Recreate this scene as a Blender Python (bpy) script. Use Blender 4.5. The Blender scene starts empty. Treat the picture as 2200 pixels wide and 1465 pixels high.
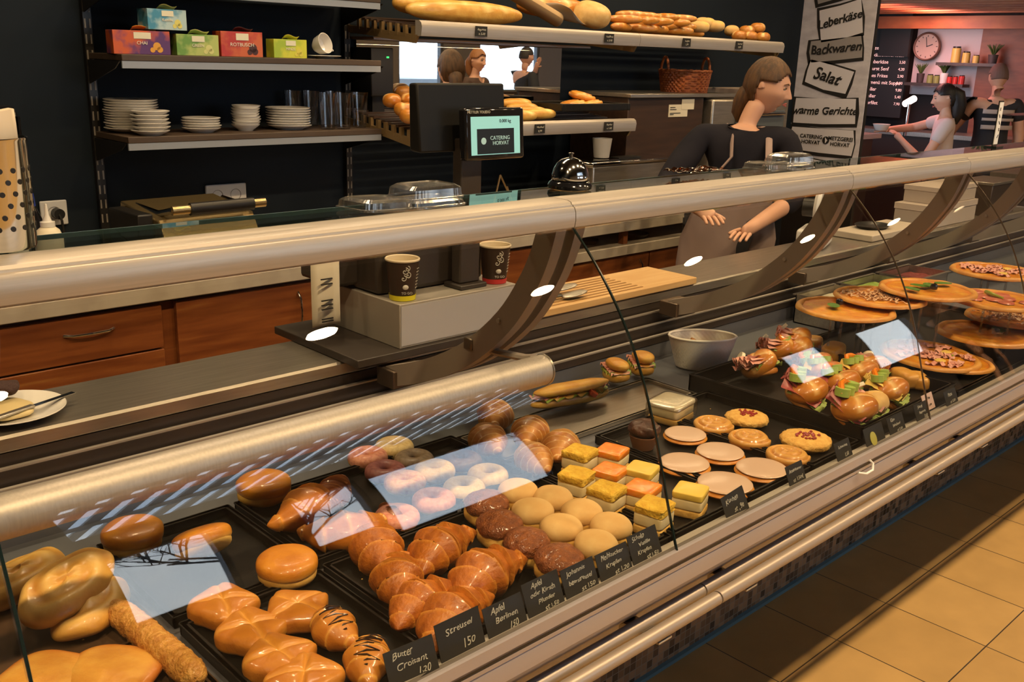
import bpy, math, random
from mathutils import Vector, Matrix, noise
from math import sin, cos, pi, radians as RAD

# ------------------------------------------------------------------ camera, world, exposure
SC = bpy.context.scene
COL = SC.collection
YAW, PITCH, ROLL, FPX, EYE = 0.7653254, 0.2853976, 0.03116546, 2078.7534, 1.60
_f = Vector((sin(YAW)*cos(PITCH), cos(YAW)*cos(PITCH), -sin(PITCH)))
_r = Vector((cos(YAW), -sin(YAW), 0)); _u = _r.cross(_f)
CR = _r*cos(ROLL) + _u*sin(ROLL); CU = CR.cross(_f); CF = _f
cam = bpy.data.cameras.new('camera'); cam_ob = bpy.data.objects.new('camera', cam); COL.objects.link(cam_ob)
m = Matrix.Identity(4)
for i in range(3):
    m[i][0], m[i][1], m[i][2] = CR[i], CU[i], -CF[i]
m[2][3] = EYE
cam_ob.matrix_world = m
cam.sensor_fit = 'HORIZONTAL'; cam.sensor_width = 36; cam.lens = FPX*36/2200
cam.clip_start = 0.02; cam.clip_end = 300
SC.camera = cam_ob
SC.view_settings.view_transform = 'Standard'; SC.view_settings.look = 'None'
SC.view_settings.gamma = 1; SC.view_settings.use_curve_mapping = False
SC.view_settings.exposure = -0.18
SC.cycles.max_bounces = 10; SC.cycles.transparent_max_bounces = 24
SC.cycles.glossy_bounces = 5; SC.cycles.diffuse_bounces = 4
SC.cycles.caustics_reflective = False; SC.cycles.caustics_refractive = False
SC.cycles.sample_clamp_indirect = 3.0

def at(x, y, X=None, Y=None, Z=None):
    """a point of the place seen in direction (x, y), on the plane X=, Y= or Z="""
    d = CF + CR*((x-1100)/FPX) - CU*((y-732.5)/FPX)
    k = X/d.x if X is not None else Y/d.y if Y is not None else (Z-EYE)/d.z
    return Vector((0, 0, EYE)) + d*k

W = bpy.data.worlds.new('sky'); SC.world = W; W.use_nodes = True
nt = W.node_tree; bg = nt.nodes['Background']
tc = nt.nodes.new('ShaderNodeTexCoord'); nz = nt.nodes.new('ShaderNodeTexNoise'); rp = nt.nodes.new('ShaderNodeValToRGB')
nz.inputs['Scale'].default_value = 3.0; nz.inputs['Detail'].default_value = 5
rp.color_ramp.elements[0].position = .35; rp.color_ramp.elements[0].color = (.42, .60, .88, 1)
rp.color_ramp.elements[1].position = .62; rp.color_ramp.elements[1].color = (.92, .96, 1, 1)
nt.links.new(tc.outputs['Generated'], nz.inputs['Vector']); nt.links.new(nz.outputs['Fac'], rp.inputs['Fac'])
nt.links.new(rp.outputs['Color'], bg.inputs['Color']); bg.inputs['Strength'].default_value = 6.0

def light(name, kind, loc, energy, color, size=.1, rot=(0, 0, 0), spread=None, sy=None, spot=None):
    l = bpy.data.lights.new(name, kind); l.energy = energy; l.color = color
    if kind == 'AREA':
        l.shape = 'RECTANGLE' if sy else 'DISK'; l.size = size
        if sy: l.size_y = sy
        if spread: l.spread = RAD(spread)
    elif kind == 'SPOT':
        l.shadow_soft_size = size; l.spot_size = RAD(spot or 100); l.spot_blend = .6
    o = bpy.data.objects.new(name, l); COL.objects.link(o); o.location = loc; o.rotation_euler = [RAD(a) for a in rot]
    return o
WARM = (1, .70, .37)
LAMPX = [-2.05, -.55, .94, 2.43, 3.93, 5.39, 6.88, 8.34, 9.72]
for lx in LAMPX:      # the row of ceiling lamps above the customers' edge of the counter
    light('ceiling_lamp_light', 'AREA', (lx, -.23, 3.83), 52 if lx < 7 else 24, WARM, .17, spread=140)
AISLEX = (-.4, 1.1, 2.6, 4.1, 5.2)
for lx in AISLEX:      # added fill row above the staff aisle, brightens work surface, cabinets and staff
    light('aisle_fill_light', 'AREA', (lx, 2.30, 2.95), 10, WARM, .13, spread=150)
# strip lamps over and under the top bread shelf; area light tilted to the back shelves
light('bread_shelf_light', 'AREA', (3.55, 3.0, 2.30), 11, (1, .72, .40), 2.4, (0, 0, 0), sy=.06)
light('lower_bread_shelf_light', 'AREA', (3.0, 3.08, 1.635), 3.0, (1, .70, .38), 1.4, (0, 0, 0), sy=.04)
light('back_shelf_light', 'AREA', (1.7, 2.3, 3.0), 15, (1, .80, .54), .9, (20, 0, 0), sy=.2)
# butcher's counter far right: rosy meat lamps
light('meat_counter_light', 'AREA', (8.9, 4.3, 2.2), 34, (1, .36, .32), 1.4, (0, 0, 0), sy=.3)
light('far_wall_light', 'AREA', (9.2, 4.2, 2.1), 9, (1, .6, .55), .8, (0, -70, 0), sy=.3)
# sky light entering through the shop windows (portals only guide the world light)
for x0, w, z, h in ((2.8, 3.0, 1.85, 1.0), (3.0, 3.4, 3.12, 1.1), (7.8, 3.0, 1.42, 1.1)):
    p = light('window_portal', 'AREA', (x0, -2.51, z), 1, (1, 1, 1), w, (90, 0, 180), sy=h)
    p.data.cycles.is_portal = True

# ------------------------------------------------------------------ materials
MATS = {}
def nd(t, k): return t.nodes.new('ShaderNode'+k)
def mat(name, col, rough=.5, metal=0, c2=None, scale=20, bump=0, bscale=60, coat=0, emis=0, tone=None, aniso=0,
        spec=.5, stretch=(1, 1, 1), c3=None, alpha=1, sss=0, contrast=(.35, .65)):
    if name in MATS: return MATS[name]
    M = bpy.data.materials.new(name); M.use_nodes = True; t = M.node_tree; b = t.nodes['Principled BSDF']
    L = t.links.new
    b.inputs['Roughness'].default_value = rough; b.inputs['Metallic'].default_value = metal
    b.inputs['Base Color'].default_value = (*col, 1); b.inputs['Coat Weight'].default_value = coat
    b.inputs['Coat Roughness'].default_value = .12
    b.inputs['Specular IOR Level'].default_value = spec
    b.inputs['Anisotropic'].default_value = aniso
    if sss: b.inputs['Subsurface Weight'].default_value = sss; b.inputs['Subsurface Scale'].default_value = .01
    tc = nd(t, 'TexCoord'); mp = nd(t, 'Mapping'); mp.inputs['Scale'].default_value = stretch
    L(tc.outputs['Object'], mp.inputs['Vector'])
    out = None
    if c2:
        n = nd(t, 'TexNoise'); n.inputs['Scale'].default_value = scale; n.inputs['Detail'].default_value = 5
        L(mp.outputs[0], n.inputs['Vector'])
        r = nd(t, 'ValToRGB'); e = r.color_ramp.elements
        e[0].position, e[1].position = contrast; e[0].color = (*col, 1); e[1].color = (*c2, 1)
        if c3:
            q = e.new(.8); q.color = (*c3, 1)
        L(n.outputs['Fac'], r.inputs['Fac']); out = r.outputs['Color']
    if tone:
        a = nd(t, 'Attribute'); a.attribute_name = 'tone'
        mx = nd(t, 'Mix'); mx.data_type = 'RGBA'
        L(a.outputs['Fac'], mx.inputs['Factor'])
        if out: L(out, mx.inputs['A'])
        else: mx.inputs['A'].default_value = (*col, 1)
        mx.inputs['B'].default_value = (*tone, 1); out = mx.outputs['Result']
    if out: L(out, b.inputs['Base Color'])
    if bump:
        n2 = nd(t, 'TexNoise'); n2.inputs['Scale'].default_value = bscale; n2.inputs['Detail'].default_value = 4
        L(mp.outputs[0], n2.inputs['Vector'])
        bp = nd(t, 'Bump'); bp.inputs['Strength'].default_value = bump; bp.inputs['Distance'].default_value = .004
        L(n2.outputs['Fac'], bp.inputs['Height']); L(bp.outputs['Normal'], b.inputs['Normal'])
    if emis:
        L(out, b.inputs['Emission Color']) if out else None
        if not out: b.inputs['Emission Color'].default_value = (*col, 1)
        b.inputs['Emission Strength'].default_value = emis
    MATS[name] = M
    return M

def glass_mat(name, tint=(1, 1, 1), refl=1.0, base=.04, rough=0.0, power=5):
    """thin clear glass: clear straight through, mirror by Schlick's law"""
    if name in MATS: return MATS[name]
    M = bpy.data.materials.new(name); M.use_nodes = True; t = M.node_tree; L = t.links.new
    t.nodes.remove(t.nodes['Principled BSDF'])
    o = t.nodes['Material Output']; tr = nd(t, 'BsdfTransparent'); gl = nd(t, 'BsdfGlossy'); mx = nd(t, 'MixShader')
    tr.inputs['Color'].default_value = (*tint, 1); gl.inputs['Roughness'].default_value = rough
    lw = nd(t, 'LayerWeight'); lw.inputs['Blend'].default_value = .5
    pw = nd(t, 'Math'); pw.operation = 'POWER'; pw.inputs[1].default_value = power
    ma = nd(t, 'Math'); ma.operation = 'MULTIPLY_ADD'; ma.inputs[1].default_value = (1-base)*refl; ma.inputs[2].default_value = base
    L(lw.outputs['Facing'], pw.inputs[0]); L(pw.outputs[0], ma.inputs[0]); L(ma.outputs[0], mx.inputs['Fac'])
    L(tr.outputs[0], mx.inputs[1]); L(gl.outputs[0], mx.inputs[2]); L(mx.outputs[0], o.inputs['Surface'])
    MATS[name] = M
    return M

alu = mat('brushed_aluminium', (.46, .42, .38), .45, .6, c2=(.52, .47, .43), scale=6, stretch=(1, 40, 40), aniso=.4, bump=.02, bscale=30)
alu_dark = mat('dark_aluminium', (.17, .13, .10), .35, .8)
steel = mat('stainless_steel', (.42, .38, .33), .3, .85, c2=(.50, .46, .40), scale=8, stretch=(1, 12, 12), bump=.02)
steel_bright = mat('polished_steel', (.66, .66, .66), .10, 1)
panel_m = mat('satin_grey_metal', (.42, .39, .43), .30, .45, c2=(.45, .42, .46), scale=3)
case_m = mat('grey_lacquered_sheet', (.13, .135, .16), .45, .3)
black = mat('black_plastic', (.012, .011, .011), .4)
black_tray = mat('black_tray_coating', (.006, .0055, .005), .42, 0, c2=(.012, .010, .008), scale=30, bump=.05, bscale=200, spec=.3)
black_gloss = mat('glossy_black', (.008, .008, .01), .08, 0, coat=.6)
navy = mat('navy_wall_paint', (.004, .009, .016), .7, c2=(.006, .012, .021), scale=2, spec=.25)
wood = mat('cherry_wood', (.16, .042, .012), .38, 0, c2=(.25, .075, .020), scale=3.5, stretch=(1.2, 8, 14), bump=.04, c3=(.32, .13, .035), contrast=(.3, .6))
wood_dark = mat('dark_wood', (.035, .018, .012), .45, 0, c2=(.055, .028, .016), scale=4, stretch=(1, 10, 10))
marble = mat('pale_stone_top', (.42, .36, .29), .35, 0, c2=(.49, .43, .35), scale=14)
white_c = mat('white_porcelain', (.75, .73, .70), .18, 0, coat=.4)
white_p = mat('white_plastic', (.70, .70, .70), .4)
cream_p = mat('cream_paper', (.72, .66, .52), .7)
board_m = mat('beech_board', (.55, .33, .13), .5, 0, c2=(.62, .40, .18), scale=5, stretch=(1, 10, 10))
glass_m = glass_mat('curved_glass', (.98, .985, .98), base=.055)
glass_edge = mat('dark_glass_edge', (.006, .014, .014), .15)
tint_glass = glass_mat('greenish_glass', (.88, .92, .88), base=.05)
clear_pl = glass_mat('clear_plastic', (.95, .95, .95), base=.16, rough=.22, power=2.5)
clear_gl = glass_mat('drinking_glass', (.95, .96, .97), base=.06, rough=.03, power=3)
mirror_m = mat('mirror_silver', (.93, .94, .95), .01, 1)
chalk = mat('black_chalk_card', (.012, .012, .012), .6)
ink = mat('white_chalk_ink', (.52, .50, .44), .6)

# ------------------------------------------------------------------ mesh builder
class G:
    def __init__(s): s.v = []; s.f = []; s.t = {}; s.flat = set()
    def add(s, vs, fs, flat=False):
        n = len(s.v); s.v += [tuple(v) for v in vs]
        for f in fs:
            if flat: s.flat.add(len(s.f))
            s.f.append([i+n for i in f])
        return s
    def box(s, x0, x1, y0, y1, z0, z1, M=None):
        vs = [Vector((x, y, z)) for z in (z0, z1) for y in (y0, y1) for x in (x0, x1)]
        if M: vs = [M @ v for v in vs]
        return s.add(vs, [(0, 2, 3, 1), (4, 5, 7, 6), (0, 1, 5, 4), (2, 6, 7, 3), (0, 4, 6, 2), (1, 3, 7, 5)], True)
    def prism(s, poly, x0, x1, smooth=False):      # poly in (y, z), run along x
        n = len(poly); vs = [(x0, y, z) for y, z in poly]+[(x1, y, z) for y, z in poly]
        fs = [(i, (i+1) % n, n+(i+1) % n, n+i) for i in range(n)]+[tuple(range(n))[::-1], tuple(range(n, 2*n))]
        return s.add(vs, fs, not smooth)
    def sheet(s, poly, x0, x1):                    # open profile run along x
        n = len(poly); vs = [(x0, y, z) for y, z in poly]+[(x1, y, z) for y, z in poly]
        return s.add(vs, [(i, i+1, n+i+1, n+i) for i in range(n-1)])
    def cyl(s, a, b, r, n=16, r2=None):
        a = Vector(a); b = Vector(b); r2 = r if r2 is None else r2; d = (b-a).normalized()
        p = d.orthogonal().normalized(); q = d.cross(p)
        vs = [a+(p*cos(2*pi*i/n)+q*sin(2*pi*i/n))*r for i in range(n)]+[b+(p*cos(2*pi*i/n)+q*sin(2*pi*i/n))*r2 for i in range(n)]
        return s.add(vs, [(i, (i+1) % n, n+(i+1) % n, n+i) for i in range(n)]+[tuple(range(n))[::-1], tuple(range(n, 2*n))])
    def tube(s, pts, r, n=8, sy=1.0, caps=True):
        pts = [Vector(p) for p in pts]; k = len(pts); rr = r if isinstance(r, (list, tuple)) else [r]*k
        vs = []; up = None
        for i, p in enumerate(pts):
            d = (pts[min(i+1, k-1)]-pts[max(i-1, 0)]).normalized()
            if up is None: up = d.orthogonal().normalized() if abs(d.z) > .9 else Vector((0, 0, 1))
            a = d.cross(up).normalized(); up2 = a.cross(d).normalized(); up = up2
            vs += [p+(a*cos(2*pi*j/n)+up2*sin(2*pi*j/n)*sy)*rr[i] for j in range(n)]
        fs = [(i*n+j, i*n+(j+1) % n, (i+1)*n+(j+1) % n, (i+1)*n+j) for i in range(k-1) for j in range(n)]
        if caps: fs += [tuple(range(n))[::-1], tuple(range((k-1)*n, k*n))]
        return s.add(vs, fs)
    def lathe(s, prof, n=24, c=(0, 0, 0), ax=1, ay=1):
        vs = [(c[0]+r*cos(2*pi*j/n)*ax, c[1]+r*sin(2*pi*j/n)*ay, c[2]+z) for r, z in prof for j in range(n)]
        k = len(prof)
        return s.add(vs, [(i*n+j, i*n+(j+1) % n, (i+1)*n+(j+1) % n, (i+1)*n+j) for i in range(k-1) for j in range(n)])
    def grid(s, fn, nu, nv, wu=False, wv=False):
        n0 = len(s.v); cu = nu if wu else nu+1; cv = nv if wv else nv+1
        vs = []
        for i in range(cu):
            for j in range(cv):
                q = fn(i/nu, j/nv)
                if len(q) == 4: s.t[n0+len(vs)] = q[3]; q = q[:3]
                vs.append(q)
        fs = [(i*cv+j, ((i+1) % cu)*cv+j, ((i+1) % cu)*cv+(j+1) % cv, i*cv+(j+1) % cv) for i in range(nu) for j in range(nv)]
        return s.add(vs, fs)
    def mesh(s, name, angle=40, smooth=True):
        me = bpy.data.meshes.new(name); me.from_pydata(s.v, [], s.f); me.update()
        if s.t:
            a = me.attributes.new('tone', 'FLOAT', 'POINT')
            for i, v in s.t.items(): a.data[i].value = v
        if smooth:
            me.shade_smooth(); me.set_sharp_from_angle(angle=RAD(angle))
        return me

def put(name, g, m, parent=None, loc=(0, 0, 0), rot=(0, 0, 0), bevel=0, label=None, angle=40, smooth=True, solid=0):
    me = g.mesh(name, angle, smooth) if isinstance(g, G) else g
    if m and not me.materials: me.materials.append(m)
    o = bpy.data.objects.new(name, me); COL.objects.link(o); o.location = loc; o.rotation_euler = rot
    if parent: o.parent = parent
    if bevel:
        b = o.modifiers.new('edge', 'BEVEL'); b.width = bevel; b.segments = 2; b.limit_method = 'ANGLE'; b.angle_limit = RAD(50)
    if solid:
        b = o.modifiers.new('thickness', 'SOLIDIFY'); b.thickness = solid; b.offset = 0
    if label: o['label'] = label
    return o
def tag(o, label, cat, group=None, kind=None):
    o['label'] = label; o['category'] = cat
    if group: o['group'] = group
    if kind: o['kind'] = kind
    return o
def thing(name, label, cat, loc=(0, 0, 0), rz=0, group=None):
    o = bpy.data.objects.new(name, None); COL.objects.link(o); o.location = loc; o.rotation_euler = (0, 0, rz)
    o.empty_display_size = .05
    return tag(o, label, cat, group)
def struct(name, g, m, bevel=0, parent=None, label=None):
    o = put(name, g, m, parent, bevel=bevel)
    if not parent: o['kind'] = 'structure'
    if label: o['label'] = label
    return o
def B(*a): return G().box(*a)

_dg = None
def text_mesh(s, size=.02, shear=0, depth=.0004, align='CENTER', jitter=0, space=1.0, seed=1, bold=0):
    c = bpy.data.curves.new('lettering', 'FONT'); c.body = s; c.size = size; c.shear = shear; c.extrude = depth
    c.align_x = align; c.align_y = 'CENTER'; c.offset = bold*size; c.space_line = .95; c.space_character = space; c.resolution_u = 3
    o = bpy.data.objects.new('lettering', c); COL.objects.link(o)
    dg = bpy.context.evaluated_depsgraph_get(); dg.update()
    me = bpy.data.meshes.new_from_object(o.evaluated_get(dg)); bpy.data.objects.remove(o); bpy.data.curves.remove(c)
    if jitter:
        for v in me.vertices:
            q = noise.noise(Vector((v.co.x/size*1.1+seed*7, v.co.y/size*.9, seed)))
            q2 = noise.noise(Vector((v.co.x/size*1.1, v.co.y/size*.9+seed*5, seed+3)))
            v.co.x += q*jitter*size; v.co.y += q2*jitter*size
    me.materials.clear()
    return me
def write(s, m, parent, loc, rot, size, name='lettering', **k):
    return put(name, text_mesh(s, size, **k), m, parent, loc, rot)
# ------------------------------------------------------------------ the room
def tile_mat():
    M = bpy.data.materials.new('floor_tiles'); M.use_nodes = True; t = M.node_tree; b = t.nodes['Principled BSDF']; L = t.links.new
    tc = nd(t, 'TexCoord'); mp = nd(t, 'Mapping'); mp.inputs['Location'].default_value = (-.279, -.192, 0)
    br = nd(t, 'TexBrick'); br.offset = 0; br.inputs['Scale'].default_value = 1; br.inputs['Brick Width'].default_value = .3045
    br.inputs['Row Height'].default_value = .3045; br.inputs['Mortar Size'].default_value = .0022; br.inputs['Mortar Smooth'].default_value = .3
    br.inputs['Color1'].default_value = (.50, .32, .125, 1); br.inputs['Color2'].default_value = (.46, .29, .11, 1); br.inputs['Mortar'].default_value = (.05, .035, .025, 1)
    n = nd(t, 'TexNoise'); n.inputs['Scale'].default_value = 7; n.inputs['Detail'].default_value = 6
    mx = nd(t, 'Mix'); mx.data_type = 'RGBA'; mx.blend_type = 'MULTIPLY'; mx.inputs['Factor'].default_value = .35
    L(tc.outputs['Object'], mp.inputs['Vector']); L(mp.outputs[0], br.inputs['Vector']); L(tc.outputs['Object'], n.inputs['Vector'])
    L(br.outputs['Color'], mx.inputs['A']); L(n.outputs['Fac'], mx.inputs['B']); L(mx.outputs['Result'], b.inputs['Base Color'])
    b.inputs['Roughness'].default_value = .38
    bp = nd(t, 'Bump'); bp.inputs['Strength'].default_value = .3; bp.inputs['Distance'].default_value = .002; bp.invert = True
    L(br.outputs['Fac'], bp.inputs['Height']); L(bp.outputs[0], b.inputs['Normal'])
    return M
struct('floor', B(-3, 12, -2.6, 6.2, -.1, 0), tile_mat())
ceil_m = mat('dark_ceiling', (.035, .028, .024), .7)
struct('ceiling', B(-3, 12, -2.6, 6.2, 3.95, 4.05), ceil_m)
struct('wall_back', B(-3, 5.80, 3.45, 3.6, 0, 3.95), navy)
struct('wall_left', B(-3.1, -3, -2.6, 3.6, 0, 3.95), navy)
plaster = mat('warm_plaster', (.30, .24, .20), .8)
far_wood = mat('orange_wood_panel', (.20, .055, .022), .5, 0, c2=(.26, .075, .03), scale=2, stretch=(1, 3, 14))
struct('wall_right', B(12, 12.1, -2.6, 6.2, 0, 3.95), plaster)
struct('wall_far', B(10.05, 10.2, 3.0, 6.2, 0, 3.95), mat('dark_far_wall', (.016, .010, .009), .7))
struct('wall_kitchen', B(5.8, 10.05, 6.05, 6.2, 0, 3.95), mat('dark_kitchen_wall', (.02, .013, .012), .7))
struct('wall_pillar', B(5.80, 5.83, 2.96, 3.6, 0, 3.95), mat('black_pillar_paint', (.012, .011, .012), .5))
# window wall behind the customers
wf = mat('window_wall_paint', (.10, .085, .075), .7); fr = mat('window_frame_grey', (.06, .062, .066), .4)
ZT = 3.95
WIN = [(1.42, 1.97, 1.32, 2.25), (2.40, 2.84, 1.42, 2.25), (2.90, 4.14, 1.25, 2.25), (7.05, 7.72, 1.18, 1.93), (8.3, 9.35, .95, 1.9), (1.35, 4.65, 2.66, 3.40)]
g = G(); xs = sorted({-3, 12}|{w[0] for w in WIN}|{w[1] for w in WIN}); zs = sorted({0, ZT}|{w[2] for w in WIN}|{w[3] for w in WIN})
for x0, x1 in zip(xs, xs[1:]):
    z = 0
    for w in sorted([w for w in WIN if w[0] < (x0+x1)/2 < w[1]], key=lambda w: w[2])+[(0, 0, ZT, ZT)]:
        if w[2] > z: g.box(x0, x1, -2.6, -2.5, z, w[2])
        z = w[3]
struct('wall_front', g, wf)
pane_m = glass_mat('window_pane_glass', (.95, .97, .97), base=.04)
for i, (a, b, z0, z1) in enumerate(WIN):
    g = G()
    for q in ((a, b, z0, z0+.04), (a, b, z1-.04, z1), (a, a+.03, z0, z1), (b-.03, b, z0, z1))+(((a, b, 3.08, 3.11),)+tuple((x, x+.03, z0, z1) for x in (2.35, 3.45)) if i == 6 else ()):
        g.box(q[0], q[1], -2.58, -2.52, q[2], q[3])
    o = struct('window_%d' % (i+1), g, fr)
    put('window_pane', B(a+.03, b-.03, -2.555, -2.549, z0+.04, z1-.04), pane_m, o)
# outside: ground, corrugated canopy, trees, a parked car
struct('ground_outside', B(-20, 40, -30, -2.62, -.16, -.12), mat('asphalt', (.30, .31, .33), .8))
g = G()
canopy = mat('corrugated_canopy_sheet', (.30, .34, .35), .5, c2=(.22, .25, .27), scale=3)
for k in range(66):
    x = -2.9+k*.225; g.box(x, x+.12, -5.6, -2.62, 3.86, 3.90)
for y in (-2.75, -3.5, -4.3, -5.15): g.box(-3, 12, y-.03, y+.03, 3.78, 3.86)
tag(put('slatted_canopy', g, canopy), 'grey slatted canopy outside above the shop windows', 'canopy')
bark = mat('tree_bark', (.07, .055, .045), .9)
def tree(x, y, h, seed, label):
    rnd = random.Random(seed); g = G()
    def br(p, d, l, r, n):
        q = p+d*l; g.cyl(p, q, r, 6, r*.65)
        if n == 0: return
        for _ in range(3 if n > 1 else 4):
            e = (d+Vector((rnd.uniform(-1, 1), rnd.uniform(-1, 1), rnd.uniform(-.3, .8)))*.75).normalized()
            br(p+d*l*rnd.uniform(.6, 1), e, l*rnd.uniform(.62, .8), r*.58, n-1)
    br(Vector((0, 0, -.12)), Vector((0, 0, 1)), h*.3, .13, 5)
    o = put('bare_tree', g, bark, loc=(x, y, 0)); tag(o, label, 'tree', 'bare trees outside')
tree(2.6, -9, 7, 3, 'bare winter tree outside, nearest the lamp end of the counter')
tree(6.5, -11, 8, 5, 'bare winter tree outside, opposite the middle of the counter')
tree(11.5, -10, 7, 9, 'bare winter tree outside, beyond the parked white car')

# pillar banner
ban_m = mat('printed_banner_cloth', (.70, .69, .80), .7, c2=(.56, .55, .66), scale=3, stretch=(1, 4, 9))
bi = mat('black_banner_print', (.015, .014, .016), .7); bw = mat('light_banner_print', (.76, .75, .86), .7); bgm = mat('grey_banner_print', (.36, .34, .36), .7)
ban = thing('printed_banner', 'tall white banner with black lettering Leberkäse, Backwaren, Salat, hanging on the pillar', 'banner', (5.79, 2.96, 0))
put('cloth', B(-.006, 0, -.002, .49, .80, 2.85), ban_m, ban)
BR = (RAD(90), 0, RAD(-90))      # text facing -x, reading towards the room
def bplate(cy, cz, w, h, rot, m, name='sign_plate', dx=-.010, seed=0):
    rr = random.Random(seed+int(cz*100)); pts = []
    for a, b in ((-1, -1), (0, -1.06), (1, -1), (1.05, 0), (1, 1), (0, .95), (-1, 1), (-1.03, 0)):
        u = a*w/2+rr.uniform(-.008, .008); v = b*h/2+rr.uniform(-.006, .006)
        pts.append((cy+u*cos(rot)-v*sin(rot), cz+u*sin(rot)+v*cos(rot)))
    return put(name, G().prism(pts, dx, dx+.003), m, ban)
def btext(s, cy, cz, size, rot, m=bi, shear=.25, jit=.12, dx=-.013, seed=2):
    o = write(s, m, ban, (dx, cy, cz), (0, 0, 0), size, shear=shear, jitter=jit, seed=seed, bold=.022)
    o.rotation_euler = (Matrix.Rotation(rot, 3, 'X') @ Matrix(((0, 0, -1), (-1, 0, 0), (0, 1, 0)))).to_euler()
    return o
for cy, cz, w, h, rt, mm, sd in [(.25, 2.08, .32, .14, -.25, bgm, 1), (.22, 1.865, .27, .20, -.22, bw, 2), (.23, 1.70, .34, .13, -.10, bgm, 3), (.26, 1.535, .30, .15, .22, bw, 4),
                              (.26, 1.325, .42, .15, -.04, bw, 5), (.26, 1.14, .44, .15, .0, bw, 6), (.25, .96, .38, .12, .05, bw, 7)]:
    bplate(cy+.004, cz, w+.03, h+.028, rt, bi, 'plate_shadow_print', -.0085, sd)
    bplate(cy, cz+.006, w, h, rt, mm, seed=sd)
for s, cy, cz, sz, rt in [('Leberkäse', .23, 1.88, .072, -.24), ('Backwaren', .235, 1.71, .078, -.10), ('Salat', .27, 1.54, .10, .22), ('warme Gerichte', .262, 1.33, .068, -.05)]:
    btext(s, cy, cz, sz, rt)
for s, cy, cz in [('CATERING', .33, 1.165), ('HORVAT', .33, 1.13), ('METZGEREI', .125, 1.165), ('HORVAT', .125, 1.13)]:
    btext(s, cy, cz, .033, 0, shear=0, jit=0)
for cy in (.445, .225):
    put('round_logo', G().cyl((-.0135, cy, 1.15), (-.0115, cy, 1.15), .024, 18), bi, ban)
    put('logo_leaf', G().prism([(cy+.006, 1.168), (cy-.012, 1.15), (cy+.002, 1.13), (cy+.004, 1.15)], -.015, -.013), bw, ban)

# ------------------------------------------------------------------ the display counter
XL, XR = -1.3, 5.4
GP = [(1.166, 1.311), (1.149, 1.30), (1.126, 1.280), (1.083, 1.232), (1.038, 1.172), (1.004, 1.115), (.968, 1.040), (.940, .962), (.914, .885), (.893, .822), (.883, .787)]
def smooth_prof(P, n=36):
    out = []; k = len(P)-1
    for i in range(n+1):
        s = i/n*k; j = min(int(s), k-1); t = s-j
        p = [P[max(0, min(k, j+q))] for q in (-1, 0, 1, 2)]
        out.append(tuple(.5*(2*p[1][c]+(p[2][c]-p[0][c])*t+(2*p[0][c]-5*p[1][c]+4*p[2][c]-p[3][c])*t*t+(3*p[1][c]-p[0][c]-3*p[2][c]+p[3][c])*t**3) for c in (0, 1)))
    return out
import itertools
def fit_prof():      # a single even cubic curve through the measured section
    import numpy as np
    P = np.array(GP); c = np.polyfit(P[:, 1], P[:, 0], 3); zs = np.linspace(1.311, .787, 37)
    return [(float(np.polyval(c, z)), float(z)) for z in zs]
GPS = fit_prof()
case = thing('display_counter', 'long curved-glass bakery display counter with metal front and bumper rails', 'counter', (0, .9, 0))
def cp(name, g, m, **k):
    o = put(name, g, m, case, **k); o.location = Vector(o.location)-Vector((0, .9, 0)); return o
front = [(.886, .790), (.879, .788), (.877, .770), (.880, .768), (.880, .764), (.876, .762), (.876, .755), (.878, .753), (.876, .748), (.875, .722), (.880, .712), (.915, .672), (.955, .627), (.988, .580), (1.003, .550), (1.01, .50), (1.32, .47), (1.32, .70), (.93, .735)]
cp('front_panel', G().prism(front, XL, XR), panel_m, angle=28)
cp('seam_strip', G().prism([(.876, .768), (.8755, .768), (.8755, .7635), (.876, .7635)], XL, XR), black)
rib = [(.890, .7900), (.893, .762), (.902, .762), (.903, .756), (.909, .756), (.910, .762), (.917, .762), (.918, .756), (.924, .756), (.925, .762), (.933, .762), (.934, .754), (.948, .754), (.948, .742), (.888, .742)]
cp('ribbed_channel', G().prism(rib, XL, XR), alu)
cp('deck_plate', B(XL, XR, .945, 1.715, .728, .740), case_m)
cp('inner_back_panel', B(XL, XR, 1.715, 1.73, .70, .790), case_m)
tr = [(1.712, .788)]
for k in range(3):
    y = 1.715+k*.019; z = .800+k*.031
    tr += [(y, z), (y, z+.006), (y+.010, z+.009), (y+.011, z-.003), (y+.019, z+.002)]
tr += [(1.772, .893), (1.80, .893), (1.80, .80), (1.73, .77)]
cp('sliding_door_track', G().prism(tr, XL, XR), mat('track_rubber', (.045, .035, .030), .4, .3))
for k in range(3):
    y = 1.715+k*.019; z = .800+k*.031; cp('track_ridge', B(XL, XR, y+.001, y+.010, z+.0065, z+.0105), alu)
cp('work_surface', G().prism([(1.770, .896), (1.770, .921), (1.775, .926), (1.985, .926), (1.985, .88), (1.80, .88)], XL, XR), steel, bevel=.002)
cp('rear_body', B(XL, XR, 1.42, 1.96, .08, .70), case_m)
mos = bpy.data.materials.new('mosaic_plinth_tiles'); mos.use_nodes = True
t = mos.node_tree; b = t.nodes['Principled BSDF']; tc = nd(t, 'TexCoord'); mp = nd(t, 'Mapping'); mp.inputs['Rotation'].default_value = (RAD(90), 0, 0)
br = nd(t, 'TexBrick'); br.offset = 0; br.inputs['Scale'].default_value = 1; br.inputs['Brick Width'].default_value = .024; br.inputs['Row Height'].default_value = .024
br.inputs['Mortar Size'].default_value = .0012; br.inputs['Color1'].default_value = (.34, .22, .13, 1); br.inputs['Color2'].default_value = (.05, .035, .025, 1); br.inputs['Mortar'].default_value = (.25, .22, .18, 1)
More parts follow.
